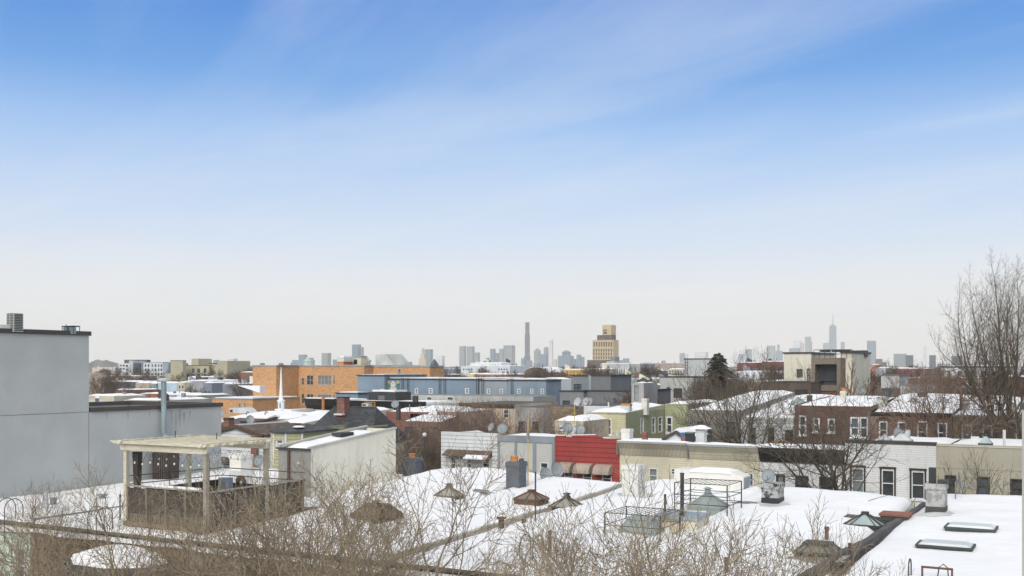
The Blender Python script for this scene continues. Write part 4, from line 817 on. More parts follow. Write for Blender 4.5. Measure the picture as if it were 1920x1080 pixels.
vent('bent grey pipe on the snowy roof, left of two', 462, 784, 772, 97, bend=True); vent('bent grey pipe on the snowy roof, right of two', 497, 784, 772, 97, bend=True)
T = thing('chimney_box', 'square black flue box between the brick chimneys', 'flue', (onV(460, 86)[0], 86, 7)); u, D = onV(460, 86); MB().box(u-.4, u+.4, 85.7, 86.3, zy(797, D), zy(790, D)).build('box', BLACK, T); MB().box(u-.45, u+.45, 85.65, 86.35, zy(790, D), zy(790, D)+.06).build('lid', DARK, T)
# dark shingled hip roof house
dsh = mat('charcoal_shingle', (66, 67, 69), .9, 'shingle', pitch=.2, var=.12); T = thing('hip_roof_house', 'large charcoal shingled hip roof with a tall red brick chimney', 'house', (-58, 88, 0))
va, vr, vb = 82.0, 85.4, 88.8; a, D = onV(556, va); ze = zy(826, D); b, D2 = onV(694, va); r0, D0 = onV(626, vr); r1, D1 = onV(706, vr); zr = zy(763, (D0+D1)/2)
q = MB(); q.quad((a, va, ze), (b, va, ze), (r1, vr, zr), (r0, vr, zr)).quad((b, va, ze), (b, vb, ze), (r1, vr, zr)).quad((b, vb, ze), (a, vb, ze), (r0, vr, zr), (r1, vr, zr)).quad((a, vb, ze), (a, va, ze), (r0, vr, zr)); q.build('roof', dsh, T)
MB().box(a+.3, b-.3, va+.3, vb-.3, 0, ze-.02).build('wall', crm, T); MB().bar((r0, vr, zr), (r1, vr, zr), .07).build('ridge_cap', DARK, T)
u, D = onV(580, 81.5); zz = zy(821, D); MB().prism([(u-.5, zz), (u+.5, zz), (u, zz+.55)], 'y', 80.9, 83).build('dormer', WHITE, T); u, D = onV(642, 84.5); zt = zy(746, D); q = MB().box(u-.45, u+.45, 84.2, 85.1, zy(775, D)-.8, zt); q.build('chimney', BRICKR, T); MB().box(u-.5, u+.5, 84.15, 85.15, zt, zt+.1).build('chimney_cap', DARK, T)
MB().box(u-.45, u+.55, 83.7, 84.19, zy(776, D)-.1, zy(776, D)+.05).build('flashing', WHITE, T)
# ---- behind the bush
br3 = mat('brick_dull_red', (130, 102, 92), kind='brick', col2=(110, 84, 76)); bro = mat('brick_brown2', (124, 92, 80), kind='brick', col2=(130, 108, 98))
PB('brick_house', 'dull red brick house with dark windows behind the bare brown thicket', 'house', 755, 826, 790, 100, 4, br3, wfp=[(760, 800, 776, 822), (790, 802, 803, 824), (812, 802, 822, 824)], rise=.6, style=dict(fr=dfr), snowh=.2)
PB('house', 'dull brown shingled building with a snow edged slope left of the thicket', 'house', 768, 860, 777, 112, 5, mat('maroon_shingle', (138, 124, 114), .9, 'shingle', pitch=.25), rise=1.0, roof='snow')
PB('stucco_house', 'pinkish cream stucco house half hidden by the brown thicket', 'house', 862, 965, 757, 116, 12, mat('pink_cream', (196, 178, 158), .9, 'stucco'), wfp=[(880, 768, 892, 784), (915, 768, 926, 784), (944, 768, 954, 784)], cornice=(DBRN, .5, .3), roof=TAR)
PB('stucco_house', 'beige house with dark windows right of the brown shingled building', 'house', 820, 862, 772, 106, 8, mat('beige_plain', (176, 160, 142)), wfp=[(835, 782, 843, 796), (850, 782, 857, 796)], group='house backs')
T = PB('slat_house', 'weathered grey vertical slat wall below the blue building', 'house', 965, 1019, 764, 104, 8, mat('weather_slats', (160, 158, 154), .9, 'corr', pitch=.35, var=.2), wfp=[(972, 790, 984, 808), (998, 790, 1010, 808)], style=dict(fr=dfr), roof=TAR)
PB('shingle_house', 'olive brown shingled gable end wall right of the grey slat wall', 'house', 1020, 1080, 762, 106, 9, mat('olive_shingle', (128, 112, 92), .9, 'shingle', pitch=.28), wfp=[(1028, 790, 1038, 806)], roof=TAR)
PB('white_house', 'plain white rear wall left of the green clapboard house', 'house', 1080, 1142, 761, 108, 9, mat('white_plain', (208, 210, 212), .85, var=.04), wfp=[(1085, 784, 1094, 800)], roof=TAR)
T = PB('garden_shed', 'cream shed with a rounded snow loaded roof behind the red house', 'shed', 1040, 1094, 789, 92, 7, mat('shed_cream', (190, 180, 160), .9), snowh=.5, wfp=[(1048, 794, 1056, 806), (1072, 792, 1080, 806)])
# items on the roofs of the row across the street
chim('white painted square chimney with notched top behind the tan cornice', 1176, 826, 20, 804, 77, WW); chim('squat brick chimney pair behind the tan cornice', 1209, 826, 11, 810, 77, BRICKR)
T = chim('tall white tapered chimney under a snow covered hood', 1315, 830, 22, 804, 74.5, mat('white_render', (204, 205, 202), .85), flare=.85)
u, D = onV(1315, 74.5); MB().frustum(u, 74.5, zy(804, D)+.003, zy(797, D), .62, .6, .16, .15).build('hood', SNOW, T)
chim('dark brick chimney wrapped with a blue scrap near the gutter junction', 1283, 830, 12, 811, 77, BRICKR, cap=mat('blue_scrap', (60, 110, 170), .6))
T = thing('vent_box', 'black ribbed vent box right of the blue wrapped chimney', 'vent', (onV(1294, 77)[0], 77, 8)); u, D = onV(1294, 77); MB().box(u-.28, u+.28, 76.7, 77.3, zy(828, D), zy(812, D)).build('box', BLACK, T); MB().box(u-.33, u+.33, 76.65, 77.35, zy(812, D), zy(810, D)).build('lid', GREY, T)
for i, (px, y, r, fx, lab) in enumerate(((922, 801, .35, -.4, 'thin dish rim seen over the white house parapet'), (942, 804, .42, .3, 'round grey dish over the grey panelled house'), (1064, 802, .38, .6, 'left dish of the cluster above the red house'), (1074, 808, .4, -.2, 'white dish facing up in the cluster above the red house'), (1088, 806, .38, .5, 'right dish of the cluster above the red house'), (1160, 812, .36, -.9, 'white dish aimed left beside the notched white chimney'), (1683, 815, .45, .95, 'dish edge on over the tall white brick house'), (1703, 814, .3, -.8, 'small white dish over the tall white brick house'))):
    dish(lab, px, y, r, D=85 if px < 1200 else 74, face=(fx, -.8, .4), base=7.3 if px < 1200 else 8.1, m=mat('offwhite', (190, 192, 190)) if i in (3, 5, 7) else None)
gable('bulkhead', 'small snowy gabled stair bulkhead behind the first tan house', 'bulkhead', 1250, 1286, 824, 812, 79, 5, WHITE, DARK)
skl = lambda *a, **k: None
def farskylight(label, px, yb, w, h, v, fm, gm_):
    u, D = onV(px, v); z = zy(yb, D); a = w*D/F/2; T = thing('skylight', label, 'skylight', (u, v, z)); MB().box(u-a, u+a, v-a, v+a, z-.2, z+.15).build('curb', fm, T); MB().frustum(u, v, z+.153, z+.15+h, a*.95, a*.95, a*.15, a*.15).build('glazing', gm_, T)
    MB().box(u-a*.25, u+a*.25, v-a*.25, v+a*.25, z+.153+h, z+.2+h).build('cap', fm, T)
farskylight('snow dusted pyramid skylight left on the tall white brick house', 1659, 828, 22, .35, 75, GREY, mat('offwhite', (190, 192, 190))); farskylight('wide snow dusted pyramid skylight right on the tall white brick house', 1692, 829, 34, .45, 75, GREY, mat('offwhite', (190, 192, 190)))
farskylight('black framed skylight on the khaki house roof', 1848, 835, 24, .45, 75, BLACK, GLS); farskylight('round snow lump on the roof near the black cornice house', 1605, 825, 22, .3, 76, GREY, SNOW)
vent('tall pale vent pipe on the khaki house roof', 1883, 838, 806, 75, .1, mat('offwhite', (190, 192, 190))); vent('thin yellow pole rising over the white house', 1077, 812, 760, 84, .03, mat('yellow_pole', (196, 168, 84)), 'pole', 'pole')
T = thing('slatted_screen', 'white slatted panel standing on the khaki house roof', 'panel', (onV(1828, 76)[0], 76, 8)); u, D = onV(1828, 76); q = MB(); zb, zt = zy(835, D), zy(818, D)
for i in range(6): q.box(u-.22, u+.22, 76, 76.04, zb+i*(zt-zb)/6, zb+(i+.82)*(zt-zb)/6)
q.build('slats', WHITE, T); q = MB().box(u-.24, u-.2, 75.98, 76.06, zb-.2, zt).box(u+.2, u+.24, 75.98, 76.06, zb-.2, zt); q.build('frame', WHITE, T)
# ================================================================ SECOND ROW (backs on Y=96)
V2 = 96.0; grn = mat('sage_siding', (160, 162, 130), .8, 'siding', pitch=.22, var=.08); grn2 = mat('straw_siding', (190, 186, 150), .8, 'siding', pitch=.22, var=.07); G2 = 'row house backs beyond the first gardens'
bdk = mat('brick_dark_brown', (100, 76, 68), kind='brick', var=.15, col2=(96, 76, 68)); bol = mat('brick_old_mixed', (118, 90, 78), kind='brick', var=.2, col2=(170, 156, 140)); tan2 = mat('olive_tan_stucco', (132, 120, 98), .9, 'stucco', var=.15)
T = PB('clapboard_house', 'yellow green clapboard house end with white framed windows and deep snowy roof', 'house', 1101, 1173, 773, 98, 10.8, grn2, side=grn, wfp=[(1111, 785, 1118, 803), (1137, 785, 1147, 816)], wrp=[(1201, 784, 1207, 813), (1222, 782, 1229, 813), (1234, 781, 1242, 811)], rise=.5, style=dict(fw=.13), snowh=.3, cornice=(mat('pale_coping', (186, 184, 174)), .15, .15), group=G2)
PB('clapboard_house', 'green clapboard house wing stepping out right of the yellow green house end', 'house', 1247, 1290, 757, 108.8, 12, grn, wfp=[(1249, 781, 1261, 812)], style=dict(fw=.15), snowh=.3, group=G2)
gb = mat('grey_block', (142, 138, 130), .9, 'stucco', var=.08)
PB('stucco_house', 'plain taupe stucco house back behind the leafless fan shaped tree', 'house', 1291, 1388, 769, 97, 20, gb, wfp=[(1307, 790, 1320, 805), (1362, 791, 1378, 819)], rise=1.35, style=dict(fr=dfr), snowh=.25, group=G2)
PB('siding_house', 'white sided house back with three dark windows left of the dark brick house', 'house', 1389, 1489, 783, 97, 20, mat('white_siding2', (196, 197, 196), .8, 'siding', pitch=.35, var=.05), wfp=[(1408, 802, 1417, 832), (1440, 802, 1452, 834), (1472, 806, 1487, 833)], rise=1.6, style=dict(fr=dfr), snowh=.25, cornice=(mat('offwhite', (190, 192, 190)), .3, .1), group=G2)
T = PB('brick_house', 'dark brown brick house back with thin white window frames', 'house', 1490, 1632, 761, V2, 13, bdk, wfp=[(1498, 779, 1512, 816), (1524, 784, 1537, 810), (1552, 785, 1566, 811), (1594, 782, 1611, 822), (1612, 782, 1628, 822)], rise=.5, style=dict(fw=.13), snowh=.2, group=G2)
T = PB('brick_house', 'mottled old brick house back with arched windows and a dark eave', 'house', 1632, 1786, 774, V2, 16, bol, wfp=[(1648, 790, 1664, 824), (1683, 791, 1700, 825), (1720, 790, 1739, 830), (1758, 793, 1776, 830)], rise=1.25, style=dict(fw=.11), snowh=.2, cornice=(DARK, .32, .2), group=G2)
for p in (1656, 1691, 1729, 1767):
    u, D = onV(p, V2); z = zy(790, D); q = MB().prism([(u-.55, z), (u-.4, z+.16), (u, z+.24), (u+.4, z+.16), (u+.55, z), (u+.55, z+.12), (u+.4, z+.28), (u, z+.36), (u-.4, z+.28), (u-.55, z+.12)], 'y', V2-.06, V2-.003); q.build('arch', mat('maroon_arch', (92, 50, 46), .8), T)
u, D = onV(1629, V2-.15); MB().bar((u, V2-.15, 3), (u, V2-.15, zy(772, D)), .09, 6).build('downpipe', GREY, T)
PB('stucco_house', 'olive tan stucco house back behind the big bare tree', 'house', 1787, 1895, 779, V2, 16, tan2, wfp=[(1803, 796, 1823, 834), (1842, 797, 1861, 833)], rise=1.2, style=dict(fw=.12), snowh=.2, cornice=(mat('grey_cap', (166, 168, 164)), .2, .15), group=G2)
PB('stucco_house', 'grey brown house back at the right edge behind the tree trunk', 'house', 1896, 2010, 782, V2, 16, gb, wfp=[(1905, 797, 1915, 830)], rise=1.1, snowh=.2, group=G2)
chim('cream chimney with an orange pot on the dark brick house', 1581, 754, 11, 733, 103, mat('cream_masonry', (196, 190, 176), .9), pots=((0, 0, .2, .3, BRICKO),))
chim('tapered dark brown chimney on the left end of the dark brick house', 1518, 757, 13, 741, 101, mat('brown_masonry', (84, 68, 62), .9, var=.2), flare=.75)
chim('wide whitewashed chimney with a dark flue on the mottled brick house', 1654, 766, 20, 744, 100, mat('grey_whitewash', (178, 178, 174)), pots=((.55, 0, .22, .7, mat('soot', (76, 72, 70), .9)),))
chim('pale chimney joined to a dark one on the tan house', 1812, 771, 14, 746, 100, mat('grey_whitewash', (178, 178, 174))); chim('narrow sooty brick chimney with red pot on the tan house', 1802, 770, 6, 748, 100, mat('soot', (76, 72, 70)), pots=((0, 0, .14, .45, BRICKR),))
chim('small brown brick chimney nearer the big tree', 1858, 768, 11, 759, 101, BRICKR)
u, D = onV(1730, 108); T = thing('roof_drum', 'black drum shaped vent housing on a white base', 'vent', (u, 108, 9)); zb, zt = zy(751, D), zy(735, D); MB().tube([(u, 108, zb), (u, 108, zt-.1), (u, 108, zt)], [.45, .45, .3], 12).build('drum', mat('drum_dark', (66, 68, 72), .7, 'corr', pitch=.1), T); MB().box(u-.48, u+.48, 107.6, 108.4, zb-.5, zb).build('base', WHITE, T)
farskylight('grey green skylight beside the black drum', 1712, 757, 26, .3, 103, mat('sage_frame', (156, 170, 164)), mat('sage_glass', (150, 166, 160))); farskylight('low pale skylight left of the wide whitewashed chimney', 1631, 757, 22, .3, 103, GREY, mat('offwhite', (190, 192, 190)))
farskylight('grey skylight right of the centre of the snowy second row', 1771, 757, 24, .4, 103, GREY, GLS); farskylight('pale skylight at the left end of the dark brick roof', 1497, 756, 24, .35, 103, mat('sage_frame', (156, 170, 164)), GLS)
dish('dish on the second row right of the drum shaped vent, leftmost', 1701, 739, .38, D=107, face=(.5, -.8, .3), base=zy(747, 107)); dish('round dish just left of the black drum vent', 1711, 738, .4, D=107, face=(.4, -.8, .3), base=zy(747, 107)); dish('dish on the wide whitewashed chimney', 1664, 739, .4, D=102, face=(.9, -.4, .2), base=zy(745, 102))
dish('dish standing behind the cream chimney', 1617, 733, .38, D=107, face=(.5, -.8, .3), base=zy(747, 107))
chim('white chimney with a red pot on the green house roof', 1210, 765, 13, 747, 103, WW, pots=((0, 0, .16, .25, BRICKR),)); vent('slim pale pipe on the green house roof', 1141, 770, 754, 101, .08, mat('offwhite', (190, 192, 190)))
T = thing('roof_cart', 'small white box with a tan board at the green house roof edge', 'box', (onV(1174, 100)[0], 100, 9)); u, D = onV(1174, 100); MB().box(u-.5, u+.5, 99.7, 100.3, zy(768, D)-.1, zy(760, D)).build('box', mat('offwhite', (190, 192, 190)), T); MB().box(u-.45, u+.55, 99.66, 100.34, zy(760, D), zy(757, D)).build('board', BRICKO, T)
u, D = onV(1208, 112); T = PB('bulkhead', 'tall cement grey stair bulkhead standing on the green house roofs', 'bulkhead', 1184, 1207, 718, 112, 4.2, mat('cement_render', (164, 163, 160), .9, 'stucco', var=.1), side=mat('cement_render_shaded', (140, 139, 136), .9, 'stucco', var=.1), z0=8.8, wfp=[(1189, 722, 1198, 751)], style=dict(fr=GREY, pane=mat('grey_door', (150, 150, 148), .7)))  # side face uses a darker copy of the render, its shade put into the colour
farskylight('dark pyramid skylight on top of the cement stair bulkhead', 1206, 716, 18, .3, 114.5, DARK, DARK)
# fences and dark gardens
T = thing('wood_fence', 'small orange brown plank fence at the foot of the white sided house', 'fence', (onV(1463, 92)[0], 92, 4)); a, D = onV(1447, 92); b, _ = onV(1482, 92); q = MB(); zt = zy(826, D); n = 18
for i in range(n): q.box(a+(b-a)*i/n, a+(b-a)*(i+.85)/n, 92, 92.04, zt-1.6, zt+.03*math.sin(i*5))
q.build('planks', mat('orange_planks', (176, 128, 84), .8, 'wood'), T); q = MB().box(a, b, 92.045, 92.09, zt-1.3, zt-1.2).box(a, b, 92.045, 92.09, zt-.4, zt-.3); q.build('rails', DBRN, T); MB().box(a-.1, a, 91.95, 92.1, 0, zt+.1).box(b, b+.1, 91.95, 92.1, 0, zt+.1).build('post', DBRN, T)
PB('lean_to', 'snow topped rear addition between the tan houses and the green house', 'shed', 1236, 1300, 826, 90, 5, gb, rise=.9, snowh=.3)
# street lamp
u, v = atD(796, 70); T = thing('street_lamp', 'single dark street lamp post with a white head in the street', 'street lamp', (u, v, 0)); zt = zy(818, 70); MB().tube([(u, v, 0), (u, v, zt)], [.1, .06], 8).build('pole', DARK, T); MB().sphere((u, v, zt+.1), .14, 8, 6).build('lamp_head', WHITE, T)
# ================================================================ MIDDLE DISTANCE
def blk(T, p0, p1, yt, v, dp, m, wf=(), wr=(), z0=0, cop=None, roof='snow', st=None, name='wall', rise=0, simple=False, ch=.3):
    a, D1 = onV(p0, v); b, D2 = onV(p1, v); z1 = zy(yt, (D1+D2)/2); hf = WF(v, *wf); hr = WR(b, *wr); q = MB(); wall_face(q, 'f', v, a, b, z0, z1, hf); wall_face(q, 'r', b, v, v+dp, z0, z1, hr)
    q.quad((b, v+dp, z0), (a, v+dp, z0), (a, v+dp, z1), (b, v+dp, z1)).quad((a, v+dp, z0), (a, v, z0), (a, v, z1), (a, v+dp, z1)).quad((a, v, z1), (b, v, z1), (b, v+dp, z1), (a, v+dp, z1)); q.build(name, m, T)
    if cop: MB().box(a-.15, b+.15, v-.15, v+.25, z1+.003, z1+ch).box(b-.25, b+.15, v+.25, v+dp, z1+.003, z1+ch).build('coping', cop, T)
    if roof == 'snow': q = MB(); snow_grid(q, a+.4, b-.4, v+.4, v+dp-.4, lambda x, y: z1+.28+.12*fbm(x*.2, y*.2), du=2.5, drop=.27, edge=0); q.build('snow_roof', SNOW, T)
    s0 = st or {}
    for ax, at, hs in (('f', v, hf), ('r', b, hr)):
        for x in hs: s2 = dict(s0); s2.update(x[4] if len(x) > 4 else {}); window(T, ax, at, *x[:4], simple=simple, **s2)
    return a, b, z1
def dpto(p1, v, p2): u, _ = onV(p1, v); v2, _ = onU(p2, u); return v2-v
def TT(name, label, cat, px, v): u, D = onV(px, v); return thing(name, label, cat, (u, v, 0))
ob = mat('orange_brick', (184, 142, 102), kind='brick', var=.06, col2=(206, 156, 104)); obd = mat('orange_brick_side', (190, 128, 76), kind='brick', var=.06, col2=(190, 138, 92)); lead = mat('lead_grey', (150, 158, 156), .7)
T = TT('school_building', 'large orange brick school with grouped windows and roof cupolas behind the steeple', 'building', 640, 175); ws = dict(fr=mat('window_frame_grey', (168, 164, 154), .7), fw=.14)
W3 = dict(mull=3, pane=GL2); W1 = dict(mull=1, pane=GL)
blk(T, 474, 518, 687, 170, 20, ob, cop=lead); d0 = 170+dpto(518, 170, 560)
blk(T, 559, 632, 687, d0, 20, ob, wf=[(565, 708, 571, 722), (575, 703, 588, 722, W1), (596, 703, 622, 722, W3), (625, 703, 628, 720), (565, 738, 571, 757), (575, 738, 588, 757, W1), (596, 739, 622, 757, W3), (625, 739, 628, 757)], cop=lead, st=ws)
blk(T, 632, 683, 687, d0-3, 20, ob, cop=lead, st=ws)
blk(T, 683, 806, 688, d0, 5, ob, wf=[(720, 703, 732, 712, W1), (746, 691, 752, 705), (765, 703, 802, 712, dict(mull=5, pane=GL2)), (737, 704, 740, 711), (758, 704, 761, 711)], cop=lead, st=ws)
a, b, z = blk(T, 633, 644, 672, d0+2, 3, BRICKO, z0=11, roof=None, name='chimney'); blk(T, 632, 645, 669.5, d0+1.8, 3.4, mat('pale_cap', (196, 196, 188)), z0=z-.7, roof='snow', name='chimney_cap')
for px, w_ in ((577, 15), (688, 14)):
    u, D = onV(px, d0+9); k = D/F; z0 = 13.4; MB().tube([(u, d0+9, z0), (u, d0+9, zy(678, D)), (u, d0+9, zy(678, D)), (u, d0+9, zy(675, D)), (u, d0+9, zy(674, D)), (u, d0+9, zy(671, D)), (u, d0+9, zy(668, D))], [w_*k*.5, w_*k*.5, w_*k*.62, w_*k*.6, w_*k*.35, w_*k*.2, .03], 10).build('cupola', mat('verdigris_pale', (176, 190, 180), .7), T)
blk(T, 656, 677, 670, d0+6, 2, CREAM, z0=13, wf=[(664, 674, 670, 683)], roof=None, cop=lead, name='penthouse', st=dict(fr=DARK))
u0, D = onV(704, d0+8); u1, _ = onV(726, d0+8); u2, _ = onV(744, d0+8); MB().prism([(u0, 13.5), (u2, 13.5), (u1-.3, zy(664, D)), (u0, zy(665, D))], 'y', d0+8, d0+14).build('stair_hood', mat('hood_grey', (176, 178, 172), .8), T)
for px, z in ((492, 0), (527, 0)): u, D = onV(px, 171); MB().sphere((u, 171, 14.3), .45, 8, 5, sx=1.5, sz=.7).build('roof_fan', GREY, T)
blk(T, 398, 474, 748, 158, 14, ob, wf=[(447, 755, 452, 770), (457, 755, 462, 770)], roof='snow', cop=lead, st=ws, name='wing', ch=.15); u, D = onV(475, 157.9); MB().prism([(onV(432, 158)[0], 10), (onV(474, 158)[0], 10), (onV(474, 158)[0], zy(737, D))], 'y', 160, 161.5).build('snow_slope', SNOW, T)
# steeple church
wst = mat('steeple_white', (222, 223, 220), .6, var=.03); T = TT('church_steeple', 'white church steeple with a needle spire and louvred octagon base', 'steeple', 527, 118); u, D = onV(527, 118); k = D/F
MB().box(u-8*k, u+8*k, 118-8*k, 118+8*k, 0, zy(769, D)).build('base', wst, T); MB().frustum(u, 118, zy(769, D)+.003, zy(766.5, D), 8.6*k, 8.6*k, 7.8*k, 7.8*k).build('base_cap', wst, T)
MB().tube([(u, 118, zy(767, D)), (u, 118, zy(752, D))], 6.7*k, 8).tube([(u, 118, zy(752, D)), (u, 118, zy(750, D))], 8*k, 8).build('lantern', wst, T)
q = MB()
for dx in (-3.2, 3.0): q.box(u+dx*k-.09, u+dx*k+.09, 118-6.9*k, 118-6.3*k, zy(765, D), zy(755, D))
q.build('louvre', GREY, T); MB().tube([(u, 118, zy(750, D)), (u, 118, zy(745, D)), (u, 118, zy(722, D)), (u, 118, zy(688, D))], [5*k, 3.6*k, 2.2*k, .04], 8).build('spire', wst, T)
blk(T, 530, 546, 768, 117, 5, wst, roof=None, name='side_box')
T = TT('dormer_hut', 'white roof dormer hut with sloping back near the orange wing', 'dormer', 437, 112); u, D = onV(430, 112); u1, _ = onV(447, 112); u2, _ = onV(456, 112); MB().prism([(u, zy(774, D)), (u2, zy(774, D)), (u1, zy(765, D)), (u, zy(765, D))], 'y', 112, 115).build('body', mat('offwhite', (190, 192, 190)), T); MB().box(onV(431.5, 112)[0], onV(436.5, 112)[0], 111.95, 111.99, zy(773, D), zy(768, D)).build('window', GL, T)
# black cornice block with rooftop kit
blc = mat('black_cornice', (44, 43, 43)); T = TT('commercial_building', 'long cream building with a heavy black cornice in front of the school', 'building', 690, 122); a, b, z = blk(T, 580, 632, 752, 122, 8, CREAM, z0=0); a2, b2, z2 = blk(T, 632.5, 799, 757, 122, 10, CREAM, z0=0)
MB().prism([(121.99, z-1.3), (121.4, z-.6), (121.1, z+.35), (121.99, z+.35)], 'x', a-.3, b).prism([(121.99, z2-.9), (121.5, z2-.5), (121.2, z2+.4), (121.99, z2+.4)], 'x', a2+.1, b2).build('cornice', blc, T)
MB().box(a, b, 121.3, 122.2, z+.36, z+.5).build('cornice_snow', SNOW, T)
T = TT('roof_shed', 'black slatted roof shed with snowy top and small cupola on the black corniced building', 'roof shed', 716, 126); blk(T, 691, 741, 735.5, 126, 4, mat('shed_black', (54, 54, 54), .8, 'corr', pitch=.5), z0=8, wf=[(707, 741, 722, 750)], st=dict(fr=DARK)); u, D = onV(717, 128); MB().tube([(u, 128, zy(735, D)), (u, 128, zy(731, D)), (u, 128, zy(729, D))], [.9, .4, .15], 8).build('cupola', mat('offwhite', (190, 192, 190)), T)
vent('black square topped vent right of the roof shed', 779, 754, 742, 124, .42, BLACK); vent('orange brown elbow duct rising over the black cornice', 606, 768, 742, 119, .22, mat('duct_tan', (168, 110, 70), .7), 'duct', 'duct')
T = TT('pipe_rail', 'orange pipe guard rail on the roof right of the brick chimney', 'rail', 693, 118); u, D = onV(684, 118); u1, _ = onV(703, 118); q = MB(); om = mat('orange_pipe', (206, 146, 70), .6)
for x in (u, u1): q.bar((x, 118, zy(764, D)), (x, 118, zy(754, D)), .05)
q.bar((u, 118, zy(754, D)), (u1, 118, zy(754, D)), .05).bar((u, 118, zy(759, D)), (u1, 118, zy(759, D)), .04).build('rail', om, T)
for px, lab in ((595, 'grey condenser box on the snowy roof left of the hip roof'), (688, 'small white condenser behind the orange pipe rail')):
    u, D = onV(px, 110); T = thing('condenser_unit', lab, 'air conditioner', (u, 110, 8)); y0, y1 = (784, 768) if px == 595 else (764, 756); q = MB().box(u-.5, u+.5, 109.6, 110.4, zy(y0, D), zy(y1, D)).build('cabinet', mat('unit_body', (176, 178, 172)), T); MB().box(u-.4, u+.1, 109.58, 109.597, zy(y0, D)+.2, zy(y1, D)-.1).build('grille', DARK, T)
PB('flat_building', 'low flat roofed building with clean snow left of the hip roof', 'building', 566, 632, 778, 104, 12, crm, rise=.4, snowh=.35)
PB('flat_building', 'low flat roofed building with snow right of the hip roof ridge', 'building', 724, 800, 772, 112, 12, BRICKR, rise=.3, snowh=.35)
chim('dark round chimney with an aerial beside the brown shingled building', 747, 777, 8, 758, 108, mat('soot', (76, 72, 70))); dish('small white dish left of the sooty chimney', 741, 758, .45, D=120, face=(.3, -.8, .4), base=zy(765, 120))
vent('thin pole with lamp box beside the brown shingled building', 768, 782, 758, 104, .06)
# blue building
blu = mat('blue_stucco', (122, 138, 152), .9, 'stucco', var=.05); blg = mat('blue_grey_wall', (140, 148, 154), .9, 'stucco', var=.05); T = TT('blue_building', 'long powder blue stuccoed building with ladders and a painted mural at its left', 'building', 860, 142)
blk(T, 671, 721, 705, 140, 12, blu, cop=DARK, ch=.2); blk(T, 721.5, 897, 712, 141, 16, blu, wf=[(778, 728, 784, 738), (804, 728, 811, 738), (872, 728, 879, 738)], cop=DARK, ch=.2, st=dict(fr=WHITE, fw=.3), roof='snow'); blk(T, 897.5, 952, 714, 141.3, 16, blg, wf=[(913, 729, 919, 738), (937, 729, 943, 738)], cop=DARK, ch=.2, st=dict(fr=WHITE, fw=.3)); blk(T, 952.5, 1024, 714, 141, 5, mat('blue_stucco_faded', (128, 142, 152), .9, 'stucco', var=.07), wf=[(970, 729, 976, 738), (994, 729, 1000, 738), (1014, 729, 1020, 738)], cop=DARK, ch=.2, st=dict(fr=WHITE, fw=.3))
blk(T, 630, 671, 738, 136, 4, blu, cop=DARK, ch=.15, name='low_wall'); q = MB()
for px in (755, 765, 825, 834, 895, 905, 960):
    u, D = onV(px, 140.9); zt, zb = zy(711, D), zy(738, D); q = MB().bar((u-.18, 140.9, zb), (u-.18, 140.9, zt+.5), .035).bar((u+.18, 140.9, zb), (u+.18, 140.9, zt+.5), .035)
    for i in range(9): q.bar((u-.18, 140.9, zb+i*(zt-zb)/8), (u+.18, 140.9, zb+i*(zt-zb)/8), .02)
    q.build('ladder', DARK, T)
def blob(label, px, py, rx, ry, m, T, dy, v=140.96):
    u, D = onV(px, v); z = zy(py, D); k = D/F; n = 14; q = MB(); q.quad(*[(u+rx*k*math.cos(2*math.pi*i/n)*(1+.15*math.sin(i*2.3)), v-dy, z+ry*k*math.sin(2*math.pi*i/n)*(1+.12*math.cos(i*1.7))) for i in range(n)]); q.build(label, m, T)
mgn = mat('mural_green', (92, 132, 84)); mye = mat('mural_yellow', (212, 188, 84)); mbl = mat('mural_blue', (54, 92, 150)); mwh = mat('mural_white', (206, 200, 196)); mpk = mat('mural_pink', (190, 130, 120))
MUR = thing('mural', 'painted mural of a pale rounded shape between green leaves and flowers on the blue wall', 'mural', (onV(737, 140.9)[0], 140.9, 8)); MUR.parent = None
for i, (px, py, rx, ry, m_) in enumerate(((728, 724, 4.5, 8, mgn), (746, 724, 4.5, 9, mgn), (737, 721, 6, 6.5, mwh), (737, 730, 8, 5, mwh), (729, 717, 2, 2, mye), (746, 717, 2, 2.5, mye), (747, 722, 2, 3, mbl), (726, 728, 2, 2.5, mye), (735.5, 719.5, .8, .8, mbl), (739, 719.5, .8, .8, mbl), (737, 726, 2, .8, mpk), (747, 731, 2, 4, mbl))):
    blob('painted_shape', px, py, rx, ry, m_, MUR, .004+.004*i)
PB('low_building', 'pale grey low building strip in front of the blue building', 'building', 745, 1000, 742, 132, 7, mat('pale_grey_wall', (168, 168, 162), .9, 'stucco', var=.08), wfp=[(800, 744, 810, 756), (838, 744, 850, 756)], roof=GREY)
PB('white_hut', 'long white roofed hut behind the right end of the blue building', 'hut', 995, 1039, 711, 160, 8, WHITE, snowh=.3)
# grey modern house
gmd = mat('slate_render', (112, 114, 116), .9, 'stucco', var=.04); gmd2 = mat('slate_render_light', (124, 127, 129), .9, 'stucco', var=.04); T = TT('modern_house', 'dark grey rendered modern house with two roof blocks right of the blue building', 'building', 1110, 126)
blk(T, 1050, 1094, 734, 126, 8, gmd2, cop=DARK, ch=.15, roof=None, wf=[(1055, 751, 1069, 762)], st=dict(fr=DARK)); blk(T, 1094.5, 1185, 733.5, 127, 14, gmd, cop=DARK, ch=.15, roof=None)
blk(T, 1071, 1105, 705, 132, 6, gmd2, z0=9, cop=DARK, ch=.15, roof=None, wf=[(1076, 720, 1090, 733, dict(mull=1))], st=dict(fr=DARK), name='roof_block'); blk(T, 1108, 1145, 704.5, 129, 7, gmd, z0=9, cop=DARK, ch=.15, roof=None, name='roof_block'); u, D = onV(1106.5, 131); MB().tube([(u, 131, 10), (u, 131, zy(703, D))], .28, 8).build('flue', ZINC, T)
